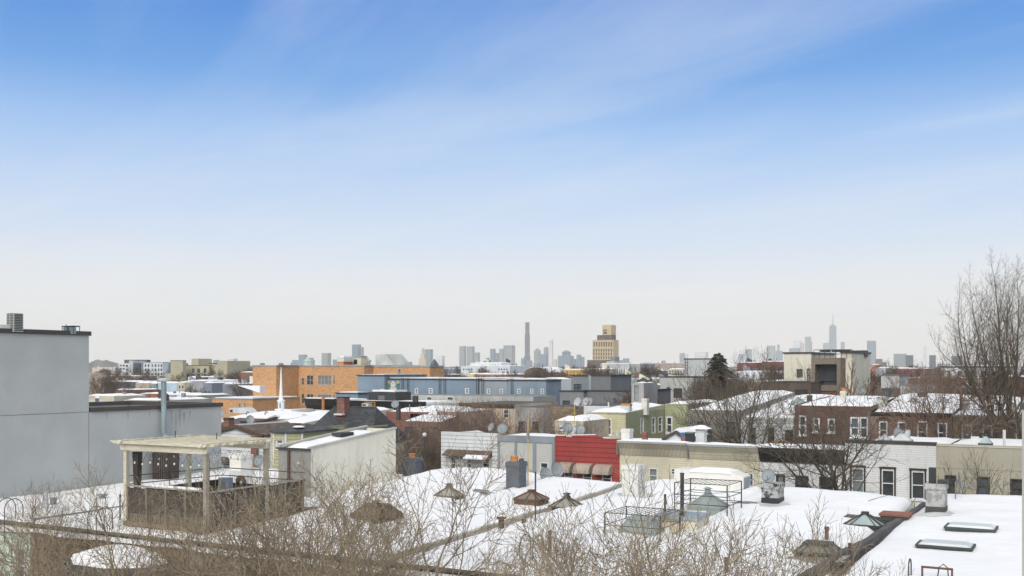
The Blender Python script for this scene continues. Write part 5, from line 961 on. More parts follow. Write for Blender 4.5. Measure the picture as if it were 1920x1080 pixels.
for px, r_, lab in ((1084, .55, 'leftmost white dish of the group before the grey modern house'), (1099, .55, 'middle white dish of the group before the grey modern house'), (1106, .5, 'rightmost white dish of the group before the grey modern house')): dish(lab, px, 754, r_, D=122, face=(-.3, -.8, .4), base=zy(760, 122), m=mat('offwhite', (190, 192, 190)))
# grey house + pale block to its right
T = PB('modern_house', 'pale grey house with tall dark windows behind bare branches', 'building', 1238, 1300, 708, 150, 12, mat('pale_render', (176, 176, 170), .9, 'stucco', var=.05), wfp=[(1250, 726, 1256, 748), (1263, 728, 1279, 746, dict(mull=1))], style=dict(fr=DARK), par=.3, cop=DARK, ch=.15)
T = PB('block_building', 'plain pale block with a side ladder left of the evergreen', 'building', 1283, 1330, 674, 185, 10, mat('pale_block', (178, 180, 180), .9, 'stucco', var=.04), par=.3, cop=DARK, ch=.2); u, D = onV(1287, 184.8); q = MB().bar((u-.25, 184.8, 8), (u-.25, 184.8, zy(671, D)), .05).bar((u+.25, 184.8, 8), (u+.25, 184.8, zy(671, D)), .05)
for i in range(14): q.bar((u-.25, 184.8, 8+i*.5), (u+.25, 184.8, 8+i*.5), .035)
q.build('ladder', DARK, T)
# cream modern house with timber bay
cmr = mat('cream_render', (206, 200, 182), .9, 'stucco', var=.04); tim = mat('grey_timber', (128, 116, 104), .9, 'wood', var=.1); T = TT('modern_house', 'tall cream rendered modern house with a framed timber window bay and black roof units', 'building', 1550, 140)
blk(T, 1470, 1521, 663, 142, 14, cmr, cop=DARK, ch=.2, roof=None, wf=[(1494, 692, 1505, 708), (1513, 691, 1520, 716, dict(pane=GREY))], st=dict(fr=DARK, fw=.05)); blk(T, 1577, 1599, 661.5, 139, dpto(1599, 139, 1632), cmr, cop=DARK, ch=.2, roof=None)
d2 = 139+dpto(1599, 139, 1632); u1, _ = onV(1599, 139); blk(T, 1600, 1616, 719, 139+8, 6, cmr, cop=DARK, ch=.15, roof=None)
a, D = onV(1521, 136); b, _ = onV(1576, 136); zt, zw1, zw0, zb = zy(671, D), zy(683, D), zy(722, D), zy(733, D); w_ = 7*D/F
q = MB().box(a, b, 136, 139.5, zw1, zt).box(a, a+w_, 136, 139.5, 0, zw1).box(b-w_, b, 136, 139.5, 0, zw1).box(a+w_, b-w_, 136.2, 139, zb, zw0); q.build('timber_frame', tim, T); window(T, 'f', 137.4, a+w_, b-w_, zw0, zw1, fr=DARK, fw=.15, sash=0, pane=GL, depth=.1); MB().box(a+w_, b-w_, 137.3, 137.5, zw1-2.1, zw1-1.95).box(b-w_-2.7, b-w_-2.55, 137.3, 137.5, zw0, zw1-2.1).build('mullion', DARK, T); MB().box(a+w_, b-w_, 136.4, 139, 0, zb-.01).build('brick_infill', mat('infill_brick', (112, 80, 66), kind='brick'), T)
q = MB()
for px0, px1 in ((1541, 1554), (1562, 1573), (1574, 1592)): x0, D = onV(px0, 143); x1, _ = onV(px1, 143); MB().box(x0, x1, 142, 144, 15.6, zy(656, D)).build('roof_unit', mat('unit_charcoal', (50, 54, 56), .7), T)
a, D = onV(1526, 138.5); b, _ = onV(1598, 138.5)
for z in (zy(656, D), zy(664, D)): q.bar((a, 138.5, z), (b, 138.5, z), .04)
for i in range(8): x = a+(b-a)*i/7; q.bar((x, 138.5, zy(672, D)), (x, 138.5, zy(656, D)), .035)
q.build('roof_rail', DARK, T); a, D = onV(1592, 146); b, _ = onV(1622, 146); MB().box(a, b, 146, 148, 15, zy(657, D)).build('roof_screen', DARK, T)
PB('terrace_building', 'dark brown walled terrace building left of the timber bay', 'building', 1440, 1521, 718, 131, 9, mat('terrace_brown', (98, 84, 78), .9, 'corr', pitch=.3), wfp=[(1490, 730, 1515, 742)], style=dict(fr=DARK), par=.5, cop=DARK, ch=.15, snowh=.2)
T = TT('grey_annex', 'pale grey cube annex over a dark wall right of the cream house', 'building', 1668, 142); blk(T, 1652, 1686, 704, 150, 8, mat('annex_grey', (176, 178, 178), .9), cop=GREY, ch=.1, roof=None); blk(T, 1640, 1688, 729, 141, 9, mat('dark_annex', (88, 86, 84), .9), roof=None, name='dark_wall')
PB('board_building', 'pale vertical boarded low building beside the dark annex wall', 'building', 1688, 1739, 723, 133, 9, mat('pale_boards', (178, 176, 170), .9, 'corr', pitch=.6), par=.3, cop=GREY, ch=.1)
# ---- left middle
grb = mat('grey_blue_render', (124, 130, 140), .9, 'stucco', var=.05); kha = mat('khaki_brick', (168, 162, 138), .9, 'stucco', var=.04); wht = mat('white_panel', (200, 204, 206), .7, var=.04); dkg = mat('charcoal_panel', (80, 84, 90), .8)
T = TT('apartment_building', 'khaki stepped apartment building with roof blocks beyond the grey wall', 'building', 370, 330); ks = dict(fr=mat('frame_slate', (92, 98, 102)), fw=.15)
blk(T, 309, 320, 700, 331, 12, kha, roof=None); blk(T, 320, 343, 676.5, 330, dpto(343, 330, 349), kha, cop=DARK, ch=.2, roof=None); blk(T, 348, 392, 685.5, 338, 20, kha, wf=[(343.5, 691, 348, 698), (360, 691, 365, 699), (370, 691, 375, 699), (382, 691, 387, 699), (360, 701, 365, 707), (370, 701, 375, 707), (382, 701, 387, 707), (351, 701, 355, 707)], cop=DARK, ch=.2, roof=None, st=ks); blk(T, 392, 408, 682, 340, 20, kha, cop=DARK, roof=None); blk(T, 408, 426, 676.5, 338, 14, kha, roof=None); blk(T, 359, 372, 672.5, 341, 8, kha, z0=14, roof=None, name='penthouse')
T = TT('apartment_building', 'white and charcoal panelled apartment block with rows of windows in the far left', 'building', 270, 430); st_ = dict(fr=GREY, fw=.2)
blk(T, 213, 222, 688, 432, 14, wht, roof=None); blk(T, 222, 242, 681, 430, 14, wht, wf=[(224, 684, 228, 687), (224, 690, 228, 693), (224, 696, 228, 699), (236, 684, 240, 688), (236, 691, 240, 695), (236, 698, 240, 702), (230, 684, 234, 687), (230, 690, 234, 693)], st=st_, simple=True, roof=None); blk(T, 242, 249, 676, 429, 10, mat('pale_panel2', (186, 188, 188)), roof=None); blk(T, 233, 257, 674.5, 434, 10, dkg, z0=14, roof=None, name='penthouse'); blk(T, 249, 262, 681, 429.5, 12, dkg, roof=None)
blk(T, 262, 269, 681, 430.5, 12, mat('blue_glass_panel', (110, 132, 146), .4), roof=None); blk(T, 269, 305, 680, 430, 14, wht, wf=[(x, y, x+3, y+5) for x in (271, 277, 284, 290, 296, 301) for y in (683, 691, 699)], st=st_, simple=True, cop=lead, roof=None); blk(T, 305, 318, 681, 434, 14, mat('blue_glass_panel', (110, 132, 146)), roof=None)
MID = [('slate_house', 'slate blue four windowed house right of the white two windowed house', 381, 397, 718, 212, 14, grb, [(384, 733, 387, 738), (391, 733, 394, 738), (384, 745, 387, 751), (391, 745, 394, 751)]),
 ('slate_house', 'long slate grey side wall left of the orange brick school', 397.5, 450, 720, 216, 18, mat('slate_side', (134, 138, 146), .9, 'stucco'), []),
 ('grey_house', 'plain warm grey house under the slate blue one', 349, 371, 741, 178, 10, mat('warm_grey', (156, 154, 150)), []),
 ('white_house', 'small white house with two dark windows right of the flue pipe', 331, 348, 741, 178, 10, mat('white_plain', (208, 210, 212)), [(333, 745, 336, 754), (344, 745, 347, 752)]),
 ('grey_house', 'plain mid grey house just right of the flue pipe', 306, 330, 740, 178, 10, mat('mid_grey', (140, 142, 142)), []),
 ('brick_house', 'rusty red house back left of the flue pipe', 277, 294, 738, 180, 10, mat('rust_brick', (142, 96, 76), kind='brick'), []),
 ('brown_house', 'taupe house between the rusty house and the flue pipe', 294.3, 305, 739, 181, 10, mat('taupe_wall', (148, 136, 122)), []),
 ('slate_house', 'dark slate gabled house with a pale ornament left of the rusty house', 261, 276.6, 738, 180, 10, mat('dark_slate', (110, 112, 118)), [(265, 741, 267, 746)]),
 ('shed_house', 'cream lean to house with a dark door at the grey building corner', 160, 214, 742, 150, 9, mat('cream_wall2', (196, 190, 170)), [(178, 742, 186, 758)]),
 ('flat_building', 'low building with a thick snow roof over the grey parapet', 232, 296, 750, 150, 14, mat('pale_grey_wall', (168, 168, 162)), []),
 ('beige_house', 'beige side wall with snowy roof left of the light blue wall', 254, 279, 718, 240, 14, mat('beige_plain', (176, 160, 142)), []),
 ('grey_house', 'narrow grey house front with dark windows beside the beige side wall', 279.3, 292, 719, 239, 12, mat('mid_grey', (140, 142, 142)), [(281, 725, 284, 733), (288, 725, 290, 732)]),
 ('blue_house', 'pale sky blue long side wall crossed by the flue pipe', 292.3, 332, 718, 240, 16, mat('sky_blue_wall', (176, 196, 208), .9), []),
 ('cream_house', 'narrow cream house with dark openings left of the grey render block', 333, 346, 717, 235, 12, mat('cream_wall2', (196, 190, 170)), [(335, 723, 338, 728), (341, 723, 344, 728)]),
 ('grey_house', 'light grey rendered block below the white penthouse', 346.5, 396, 714, 238, 16, mat('light_render', (158, 158, 162)), []),
 ('penthouse', 'white roof penthouse with an arched awning below the khaki building', 353, 366, 707, 262, 12, WHITE, [(357, 709, 363, 713)]),
 ('dark_terrace', 'run of dark brown houses behind the left leafless tree', 195, 225, 715, 262, 12, mat('dark_brown_wall', (96, 88, 84)), []),
 ('dark_terrace', 'run of charcoal houses with snowy edge left of the beige wall', 226, 253, 716, 262, 12, mat('charcoal_wall', (88, 88, 92)), []),
 ('brick_house', 'dull brick house with a snow streaked roof near the grey corner', 216, 236, 731, 205, 12, mat('rust_brick2', (122, 92, 80), kind='brick'), []),
 ('brick_house', 'brown brick block hidden behind trees left of the school', 450, 474, 698, 300, 14, mat('rust_brick2', (122, 92, 80)), []),
 ('white_building', 'white apartment house with small dark windows right of the turret', 864, 956, 686, 420, 16, wht, [(x, 691, x+2.6, 694) for x in (868, 873, 878, 883, 934, 939, 944, 949)]),
 ('white_building', 'upper white block with roof huts above the white apartment house', 882, 940, 680.5, 426, 12, wht, [(x, 683.5, x+2.4, 686) for x in (918, 923, 928, 933)]),
 ('brick_building', 'red brown brick building below the white apartment house', 890, 950, 702, 330, 16, mat('brick_far', (130, 92, 78), kind='brick'), [(x, 705, x+4, 709) for x in (896, 906, 930, 940)]),
 ('cream_building', 'pale yellow block left of the red brown brick building', 876, 891, 701, 331, 12, mat('pale_yellow', (196, 184, 140)), []),
 ('yellow_building', 'golden brick apartment row with small windows below the grey towers', 1048, 1099, 693, 380, 16, mat('golden_brick', (204, 162, 92), kind='brick'), [(x, 696, x+2.5, 699) for x in range(1051, 1097, 6)]+[(x, 701, x+2.5, 704) for x in range(1051, 1097, 6)]),
 ('beige_building', 'beige plain block right of the golden brick row', 1099.3, 1126, 692, 378, 16, mat('beige_far', (184, 182, 162)), [(1110, 698, 1112, 700)]),
 ('red_building', 'deep red brick building seen over the big leafless trees', 1382, 1420, 680, 420, 16, mat('deep_red', (126, 72, 68), kind='brick'), []),
 ('red_building', 'brick red building stepping up left of the cream modern house', 1428, 1470, 678, 410, 16, mat('deep_red2', (112, 76, 72), kind='brick'), []),
 ('white_building', 'white low flat block with orange roof patch left of the cream house', 1375, 1465, 697, 300, 14, mat('white_plain', (208, 210, 212)), []),
 ('brick_terrace', 'long red brick terrace with white windows right of the cream house', 1658, 1735, 691, 400, 16, mat('brick_terrace', (132, 80, 74), kind='brick'), [(x, 694, x+3, 698) for x in range(1662, 1732, 8)]),
 ('grey_house', 'light blue grey house right of the cream modern house', 1641, 1660, 690, 300, 12, mat('light_render', (158, 158, 162)), []),
 ('orange_building', 'salmon orange block beside the cream modern house wall', 1634, 1641, 684, 420, 12, mat('salmon', (196, 134, 104)), []),
 ('beige_building', 'long tan institutional building far right of the tan tower', 1222, 1282, 681, 900, 30, mat('tan_far', (160, 146, 136)), []),
 ('cream_building', 'pale cream apartment rows left of the pale block', 1252, 1282, 692, 420, 20, mat('cream_wall2', (196, 190, 170)), [(x, 695, x+2.5, 698) for x in range(1255, 1280, 5)]+[(x, 700, x+2.5, 703) for x in range(1255, 1280, 5)]),
 ('brown_building', 'brown round arched building before the pale cream rows', 1218, 1252, 695, 470, 16, mat('brown_far', (130, 104, 88)), []),
]
for i, (nm, lb, p0, p1, yt, v, dp, m_, wn) in enumerate(MID):
    PB(nm, lb, 'building', p0, p1, yt, v, dp, m_, wfp=[w_+(dict(simple=True),) for w_ in wn], snowh=.35)
    a_, D_ = onV(p0, v); b_, _ = onV(p1, v)
    if b_-a_ > 4: clutter(LASTB[0], a_, b_, v, v+dp, zy(yt, D_), i, 2 if b_-a_ < 9 else 4)
# tan tower
tb = mat('tan_tower_brick', (190, 172, 140), .85, var=.05); tg = mat('tower_grey_brown', (112, 104, 98), .85); T = TT('tower_block', 'stepped tan brick tower with tall windows standing above the low roofs', 'tower', 1135, 690); ss = dict(simple=True, pane=glass('tower_glass', (86, 84, 80), .3))
ss = dict(pane=glass('tower_glass', (92, 88, 82), .3))
blk(T, 1111, 1150, 637.5, 690, dpto(1150, 690, 1160), tb, wf=[(1113+i*4.6, 641, 1115.4+i*4.6, 650) for i in range(8)]+[(1112.5+i*4.65, y, 1114.7+i*4.65, y+5.3) for i in range(8) for y in (654, 661, 668)], roof=None, simple=True, st=ss)
blk(T, 1119.5, 1147, 628, 692, dpto(1147, 692, 1155), tg, z0=30, roof=None, wf=[(1122+i*4, 631, 1124+i*4, 634) for i in range(7)], simple=True, st=ss, name='dark_tier'); blk(T, 1129.5, 1146, 609, 693, dpto(1146, 693, 1155), tb, z0=34, roof=None, wf=[(1131, 618, 1138, 620.5), (1131, 622, 1138, 626)], simple=True, st=ss, name='top_tier'); blk(T, 1101, 1136, 675, 680, 10, tg, wf=[(1104+i*4, 678, 1106+i*4, 680) for i in range(8)], simple=True, st=ss, roof=None, name='base_block')
T = TT('civic_building', 'pale grey building with a row of tall white fins before the tan tower', 'building', 1165, 430); blk(T, 1126, 1180, 682, 430, 20, mat('civic_grey', (176, 178, 176)), roof='snow'); blk(T, 1180.5, 1200, 682, 432, 18, mat('civic_grey2', (164, 164, 160)), roof='snow')
for i in range(12):
    u, D = onV(1131+i*4.2, 429.6); MB().box(u-.25, u+.25, 429.2, 429.98, zy(708, D), zy(691, D)).build('fin', WHITE, T)
for i in range(12):
    u, D = onV(1133.1+i*4.2, 429.9); MB().box(u-.27, u+.27, 429.9, 429.98, zy(708, D), zy(691, D)).build('window', GL3, T)
blk(T, 1137, 1152, 677, 435, 8, mat('civic_grey2', (164, 164, 160)), z0=10, roof=None, name='roof_unit'); blk(T, 1144, 1153, 669, 437, 5, GREY, z0=12, roof=None, name='roof_unit')
T = TT('market_hall', 'dark hall with a long curved snow covered roof in the far centre', 'hall', 1005, 360); u0, D = onV(982, 360); u1, _ = onV(1028, 360); w_ = (u1-u0)/2; pts = [(u0+w_+w_*math.cos(t)*1.0, zy(698, D)+2.1*math.sin(t)) for t in [math.pi*i/12 for i in range(13)]]
MB().prism(pts, 'y', 360.3, 375).build('roof', SNOW, T); MB().prism([(u0+w_+w_*.95*math.cos(t), zy(698, D)+1.9*math.sin(t)) for t in [math.pi*i/12 for i in range(13)]]+[(u0+.4, 0), (u1-.4, 0)], 'y', 359.9, 360.28).build('wall', mat('hall_brown', (108, 96, 90)), T)
T = TT('turret', 'dark red brick turret with a steep pointed slate roof at the school corner', 'turret', 814, 300); u, D = onV(814, 300); k = D/F; MB().box(u-4*k, u+4*k, 299, 301.5, 0, zy(684, D)).build('wall', mat('deep_red', (126, 72, 68)), T); MB().frustum(u, 300.2, zy(684, D)+.01, zy(673, D), 4.4*k, 1.5, .05, .05).build('roof', mat('slate_roof', (92, 98, 102)), T)
# ================================================================ DISTANT ROWS (individual low buildings)
PAL = [('rust brick', (138, 92, 76)), ('dull red', (118, 78, 70)), ('brown brick', (116, 94, 82)), ('tan', (176, 160, 134)), ('cream', (198, 190, 170)), ('pale grey', (166, 168, 168)), ('slate grey', (116, 120, 126)), ('white', (204, 206, 206)), ('beige', (182, 168, 150)), ('taupe', (150, 134, 118)), ('charcoal', (86, 86, 90)), ('dusty blue', (136, 152, 166))]
NEARN = [(230, 'the left leafless tree'), (330, 'the flue pipe'), (430, 'the khaki building'), (560, 'the church steeple'), (700, 'the school cupolas'), (860, 'the turret'), (1000, 'the tall thin tower'), (1090, 'the golden brick row'), (1180, 'the tan tower'), (1300, 'the pale block'), (1380, 'the evergreen'), (1480, 'the fan shaped tree'), (1620, 'the cream modern house'), (1740, 'the red brick terrace'), (1920, 'the big right tree')]
rnd = random.Random(21); rows = [(196, 11), (232, 12), (285, 13), (325, 13), (385, 14), (460, 18), (560, 22), (700, 30), (900, 40), (1200, 50)]
LOWN = {}
def place_words(px): return next((n for p, n in NEARN if px < p), 'the big right tree')
NTH = ['nearest', 'second', 'third', 'fourth', 'fifth', 'sixth', 'seventh', 'eighth', 'ninth', 'tenth']
for ri, (v, dp) in enumerate(rows):
    px = 165+rnd.random()*10; cnt = {}
    while px < 1925:
        _, D = onV(px, v); wm = rnd.uniform(9, 22)*(1+ri*.28); wp = wm*F/D*.9; p1 = px+wp
        if rnd.random() < .72:
            blocked = (v < 260 and (px < 470 or 560 < px < 1045)) or (v < 420 and 460 < px < 812) or (v < 330 and (px < 400)) or (v < 240 and 1470 < px < 1650)
            if not blocked:
                hgt = rnd.choice([7.5, 8.2, 9, 9.5, 10.2, 11])+(rnd.random() < .12)*3; ci = rnd.randrange(len(PAL)); nm, c = PAL[ci]; w_ = place_words((px+p1)/2)
                key = (ri, w_); n_ = cnt.get(key, 0); cnt[key] = n_+1
                lab = f"{nm} building near {w_}, {['leftmost', 'second', 'third', 'fourth', 'fifth', 'sixth', 'seventh', 'eighth', 'ninth'][min(n_, 8)]} there, {NTH[ri]} distant row"
                u0, _ = onV(px, v); u1, _ = onV(p1, v); wf = []
                if ri < 5:
                    nw = int((u1-u0)/3.2)
                    for k in range(nw):
                        x = u0+1.2+k*3.2
                        if x+1 < u1-.5: wf.append((x, x+1.1, hgt-2.9, hgt-1.3, dict(simple=True)))
                building('row_building', lab, 'building', u0, u1, v, v+dp, hgt, mat('far_'+nm.replace(' ', '_'), c, .9, var=.15), wf=wf, snowh=.3, group='low buildings in the distance', cornice=(DARK, .4, .25) if rnd.random() < .4 and ri < 4 else None)
                T_ = sc.objects[-1] if False else LASTB[0]; clutter(T_, u0, u1, v, v+dp, hgt, ri*1000+int(px), 4 if ri < 6 else 2)
        px = p1+rnd.uniform(-1, 14)
# ================================================================ SKYLINE
SKC = {'b': mat('tower_blue_grey', (92, 118, 132), .5, 'tower', pitch=7), 'g': mat('tower_grey', (126, 136, 134), .8, 'tower', pitch=6), 't': mat('tower_tan', (188, 170, 140), .8, 'tower', pitch=6), 'd': mat('tower_dark', (44, 62, 74), .5, 'tower', pitch=8), 'w': mat('tower_white', (206, 206, 204), .7, 'tower', pitch=6), 'r': mat('tower_brown', (110, 84, 76), .8, 'tower', pitch=6)}
def tower(label, D, parts, name='skyscraper', cat='skyscraper', group=None, extra=None):
    """parts: (p0, p1, ytop, colour) boxes of true size standing at distance D; the right part of each span is its side"""
    pc = (parts[0][0]+parts[0][1])/2; u, v = atD(pc, D); T = thing(name, label, cat, (u, v, 0), group)
    for i, (p0, p1, yt, c) in enumerate(parts):
        w_ = (p1-p0)*D/F; uc, vc = atD((p0+p1)/2, D+i*2); fw_ = w_*.72/C; sd_ = w_*.28/S; fw_ = w_*.72/C
        z = zy(yt, D); MB().box(uc-fw_/2, uc+fw_/2, vc-sd_/2, vc+sd_/2, 0, z).build('block' if i else 'shaft', SKC[c], T)
    if extra: extra(T, D)
    return T
def spire(px, y0, y1, r0, r1, m='g'):
    def f(T, D): u, v = atD(px, D); MB().tube([(u, v, zy(y0, D)-2), (u, v, zy(y1, D))], [r0, r1], 6).build('spire', SKC[m], T)
    return f
def pyr(p0, p1, y0, y1, m='g', top=.05):
    def f(T, D): u, v = atD((p0+p1)/2, D); h = (p1-p0)*D/F/2; MB().frustum(u, v, zy(y0, D)+.01, zy(y1, D), h, h, h*top, h*top).build('crown', SKC[m], T)
    return f
T1 = [('small blue grey block at the far left of the skyline beyond the khaki building', 4200, [(400, 411, 675, 'b'), (394, 414, 681, 'b')]),
('white faced office block with a blue side right of the khaki building', 3200, [(428, 445, 673, 'w'), (438, 445, 672.5, 'b')]),
('cluster of stepped blue grey blocks above the left part of the school', 4300, [(560, 576, 665, 'b'), (548, 590, 675, 'b'), (545, 566, 680, 'b'), (576, 588, 671, 'b')]),
('grey slab tower standing alone above the school roof', 4000, [(603, 621, 662, 'g')]),
('low grey slab behind the school chimney', 4200, [(640, 651, 668, 'g'), (624, 640, 674, 'b')]),
('broad blue grey tower over the school penthouse', 3900, [(660, 677, 646, 'b'), (675, 682, 651, 'g')]),
('low wide blue grey office slab left of the clock tower', 4200, [(743, 773, 678.5, 'b')]),
('blue tower standing against the right of the stone clock tower', 4500, [(797, 812, 655, 'b')]),
('pale broad apartment tower right of the stone clock tower', 4700, [(817, 834, 667, 'w')]),
('left one of two matching grey slab towers', 4700, [(861, 874, 649, 'g')]), ('right one of two matching grey slab towers with a low wing', 4700, [(875, 890, 649.5, 'g'), (888, 900, 661, 'g')]),
('grey tower with a notched shoulder left of the wide slab', 4800, [(919, 929.5, 654, 'b'), (925, 936, 662, 'b')]), ('wide grey slab with a bright right side', 4700, [(944, 966, 647.5, 'g'), (936, 946, 654, 'g')]),
('low dark block in the haze left of the notched tower', 4600, [(909, 918, 671, 'b')]),
('low blue blocks crowded at the foot of the tall thin tower', 4500, [(977, 986, 672, 'b'), (986, 998, 676, 'b')]),
('grey blocky tower with a small crown right of the tall thin tower', 4700, [(1001, 1014, 657, 'g'), (1004, 1011, 653.5, 'g')]), ('low wide blue tower before the domed tower', 4500, [(1009, 1028, 664, 'b')]),
('low pale yellow tower right of the slim white tower', 4900, [(1038, 1045, 674, 't')]),
('stepped courthouse like block with a pyramid top', 4400, [(1046, 1076, 667, 'b'), (1054, 1070, 661, 'b'), (1066, 1081, 673, 'b')]), ('stepped grey blue tower left of the tan tower', 4500, [(1081, 1090, 665, 'b'), (1088, 1096, 669, 'b')]),
('small blue tower huddle just right of the tan tower', 4600, [(1162, 1171, 675, 'b'), (1168, 1180, 672, 'b'), (1158, 1185, 680, 'b')]), ('low pale building with a small tower between the tan tower and evergreen', 4200, [(1208, 1222, 679, 'w'), (1222, 1236, 683, 'w'), (1240, 1248, 676, 'g')]),
('pale grey slab left of the curved glass block', 5600, [(1274, 1284, 662, 'g'), (1284, 1290, 664, 'w')]), ('broad block with a curved top and dark centre window', 4800, [(1302, 1328, 660, 'w'), (1304, 1312, 662, 'b')]),
('pale needle topped tower in the haze right of the evergreen', 7000, [(1375, 1381, 662, 'w')]), ('low hazy blue tower left of the pointed pair', 6800, [(1384, 1394, 664, 'b')]), ('rounded hazy tower left of the pointed pair', 6800, [(1397, 1410, 655, 'b')]),
('left pointed tower of the hazy pointed pair', 7000, [(1410, 1416, 655, 'w')]), ('right pointed tower of the hazy pointed pair', 7000, [(1416, 1422, 656, 'w')]), ('square pale tower left of the slim chimney like tower', 6800, [(1437, 1454, 648, 'g')]), ('slim tower behind the square pale tower', 6900, [(1457, 1462, 646, 'g')]), ('low blue block under the slim hazy tower', 6600, [(1454, 1468, 658, 'b')]),
('wide low blue base block at the left of the main hazy group', 6800, [(1479, 1501, 653, 'b')]), ('bright wide tower over the low blue base block', 7200, [(1487, 1503, 639, 'w'), (1500, 1508, 643, 't')]), ('tall grey tower left of the spired supertall tower', 7000, [(1509, 1521, 631.5, 'g'), (1509, 1523, 640, 'g')]),
('short tower directly left of the spired supertall tower', 7200, [(1543, 1554, 643, 'g')]), ('small grey tower right of the spired supertall tower', 7200, [(1576, 1584, 641, 'g')]), ('blue glass slab tower standing right of the cream modern house', 5200, [(1625, 1643, 639, 'b')]),
('dark brown stepped block low beside the blue slab tower', 2600, [(1641, 1655, 673, 'r'), (1650, 1663, 679, 'd')]), ('pale hazy block right of the dark stepped block', 5500, [(1655, 1668, 675, 'w')]), ('pale blue wide block over the red brick terrace', 3600, [(1675, 1700, 663.5, 'g')]), ('dark slab beside the pale blue wide block', 3000, [(1698, 1713, 666, 'd')]),
('faint pale towers in the gap between the dark slabs', 7500, [(1714, 1720, 674, 'w'), (1721, 1728, 677, 'w')]), ('slim white tower alone in the haze at right', 6500, [(1730.5, 1737.5, 649, 'w')]), ('dark slab right of the slim white tower', 3000, [(1742, 1755, 666, 'd')]), ('dark grey block behind the big tree branches', 2800, [(1783, 1805, 667, 'd')]), ('low blue blocks at the right behind the big tree', 3400, [(1838, 1860, 678, 'b'), (1816, 1830, 681, 'b')]), ('low long pale blue block near the right edge', 3800, [(1756, 1782, 682, 'b')])]
for lab, D, ps in T1: tower(lab, D, ps, group=None)
tower('cream stone clock tower with a narrow domed top', 4500, [(785, 804, 672, 't'), (788, 799, 664, 't'), (790.5, 796, 658, 't')], extra=lambda T, D: (pyr(790.5, 796, 658, 652.5, 't', .4)(T, D)))
tower('very tall thin dark tower dominating the skyline centre', 5000, [(984, 993.5, 627, 'd'), (984.8, 992.8, 604.5, 'd'), (982.5, 994.5, 668, 'd')])
tower('slim white tower with a rounded top', 4900, [(1029, 1037.5, 640, 'w')], extra=pyr(1029.5, 1037, 640, 636, 'w', .5)); tower('domed grey tower behind the slim white tower', 5000, [(1019.5, 1028.5, 655, 'g')], extra=pyr(1020, 1028, 655, 650.5, 'g', .5))
def wtc(T, D):
    u, v = atD(1561.5, D); k = D/F; n = 8; q = MB(); b = len(q.v); h = 7.4*k/1.17
    for z, a0, r in ((0, math.pi/4, h*1.4), (zy(611, D), 0, h*1.02)):
        pass
    z0, z1 = 60, zy(611, D); B = [(u+h*sx, v+h*sy, z0) for sx, sy in ((-1, -1), (1, -1), (1, 1), (-1, 1))]; Tt = [(u+h*sx, v+h*sy, z1) for sx, sy in ((0, -1), (1, 0), (0, 1), (-1, 0))]
    for i in range(4): q.quad(B[i], B[(i+1) % 4], Tt[i]); q.quad(B[(i+1) % 4], Tt[(i+1) % 4], Tt[i])
    q.quad(*Tt); q.build('shaft_top', SKC['b'], T); MB().tube([(u, v, z1), (u, v, z1+8*k*.3)], 4*k, 10).build('crown', SKC['g'], T); MB().tube([(u, v, z1), (u, v, zy(588, D))], [4, 1.2], 6).build('spire', SKC['g'], T)
T = tower('tapering glass supertall tower with a long mast', 7400, [(1554, 1569, 672, 'b')], extra=wtc)
for px, y0, y1, lab in ((1413, 655, 648, 0), (1419, 656, 648.5, 0), (1378, 662, 651, 0)): pass
for o in list(sc.objects):
    if o.type == 'EMPTY' and 'label' in o and 'hazy pointed pair' in o['label'] and 'pointed tower' in o['label']:
        px = 1413 if o['label'].startswith('left') else 1419; pyr(px-3, px+3, 655, 647, 'w', .05)(o, 7000)
    if o.type == 'EMPTY' and 'label' in o and o['label'].startswith('pale needle'): pyr(1375.5, 1380.5, 662, 652, 'w', .05)(o, 7000)
    if o.type == 'EMPTY' and 'label' in o and 'pyramid top' in o['label']: pyr(1055, 1069, 661, 657, 'b', .3)(o, 4400)
# low far hills on the left horizon and a belt of far roofs
q = MB(); r2 = random.Random(5)
pts = [(150, 681), (168, 680), (176, 676), (184, 674), (192, 676), (200, 675), (208, 678), (230, 683), (260, 686), (420, 686), (450, 684), (480, 687), (1000, 688), (1300, 688), (1940, 688)]
hd = []
for (a, ya), (b, yb) in zip(pts, pts[1:]):
    n = max(2, int((b-a)/6))
    for i in range(n): hd.append((a+(b-a)*i/n, ya+(yb-ya)*i/n+r2.uniform(-.5, .5)))
for i in range(len(hd)-1):
    (a, ya), (b, yb) = hd[i], hd[i+1]; u0, v0 = atD(a, 3000); u1, v1 = atD(b, 3000); u2, v2 = atD(a, 3600); u3, v3 = atD(b, 3600); za, zb = zy(ya, 3000), zy(yb, 3000)
    q.quad((u0, v0, -1), (u1, v1, -1), (u1, v1, zb), (u0, v0, za)).quad((u0, v0, za), (u1, v1, zb), (u3, v3, -1), (u2, v2, -1))
tag(q.build('hills', mat('far_wood', (96, 98, 92), .95, var=.3, scale=.05)), kind='structure')
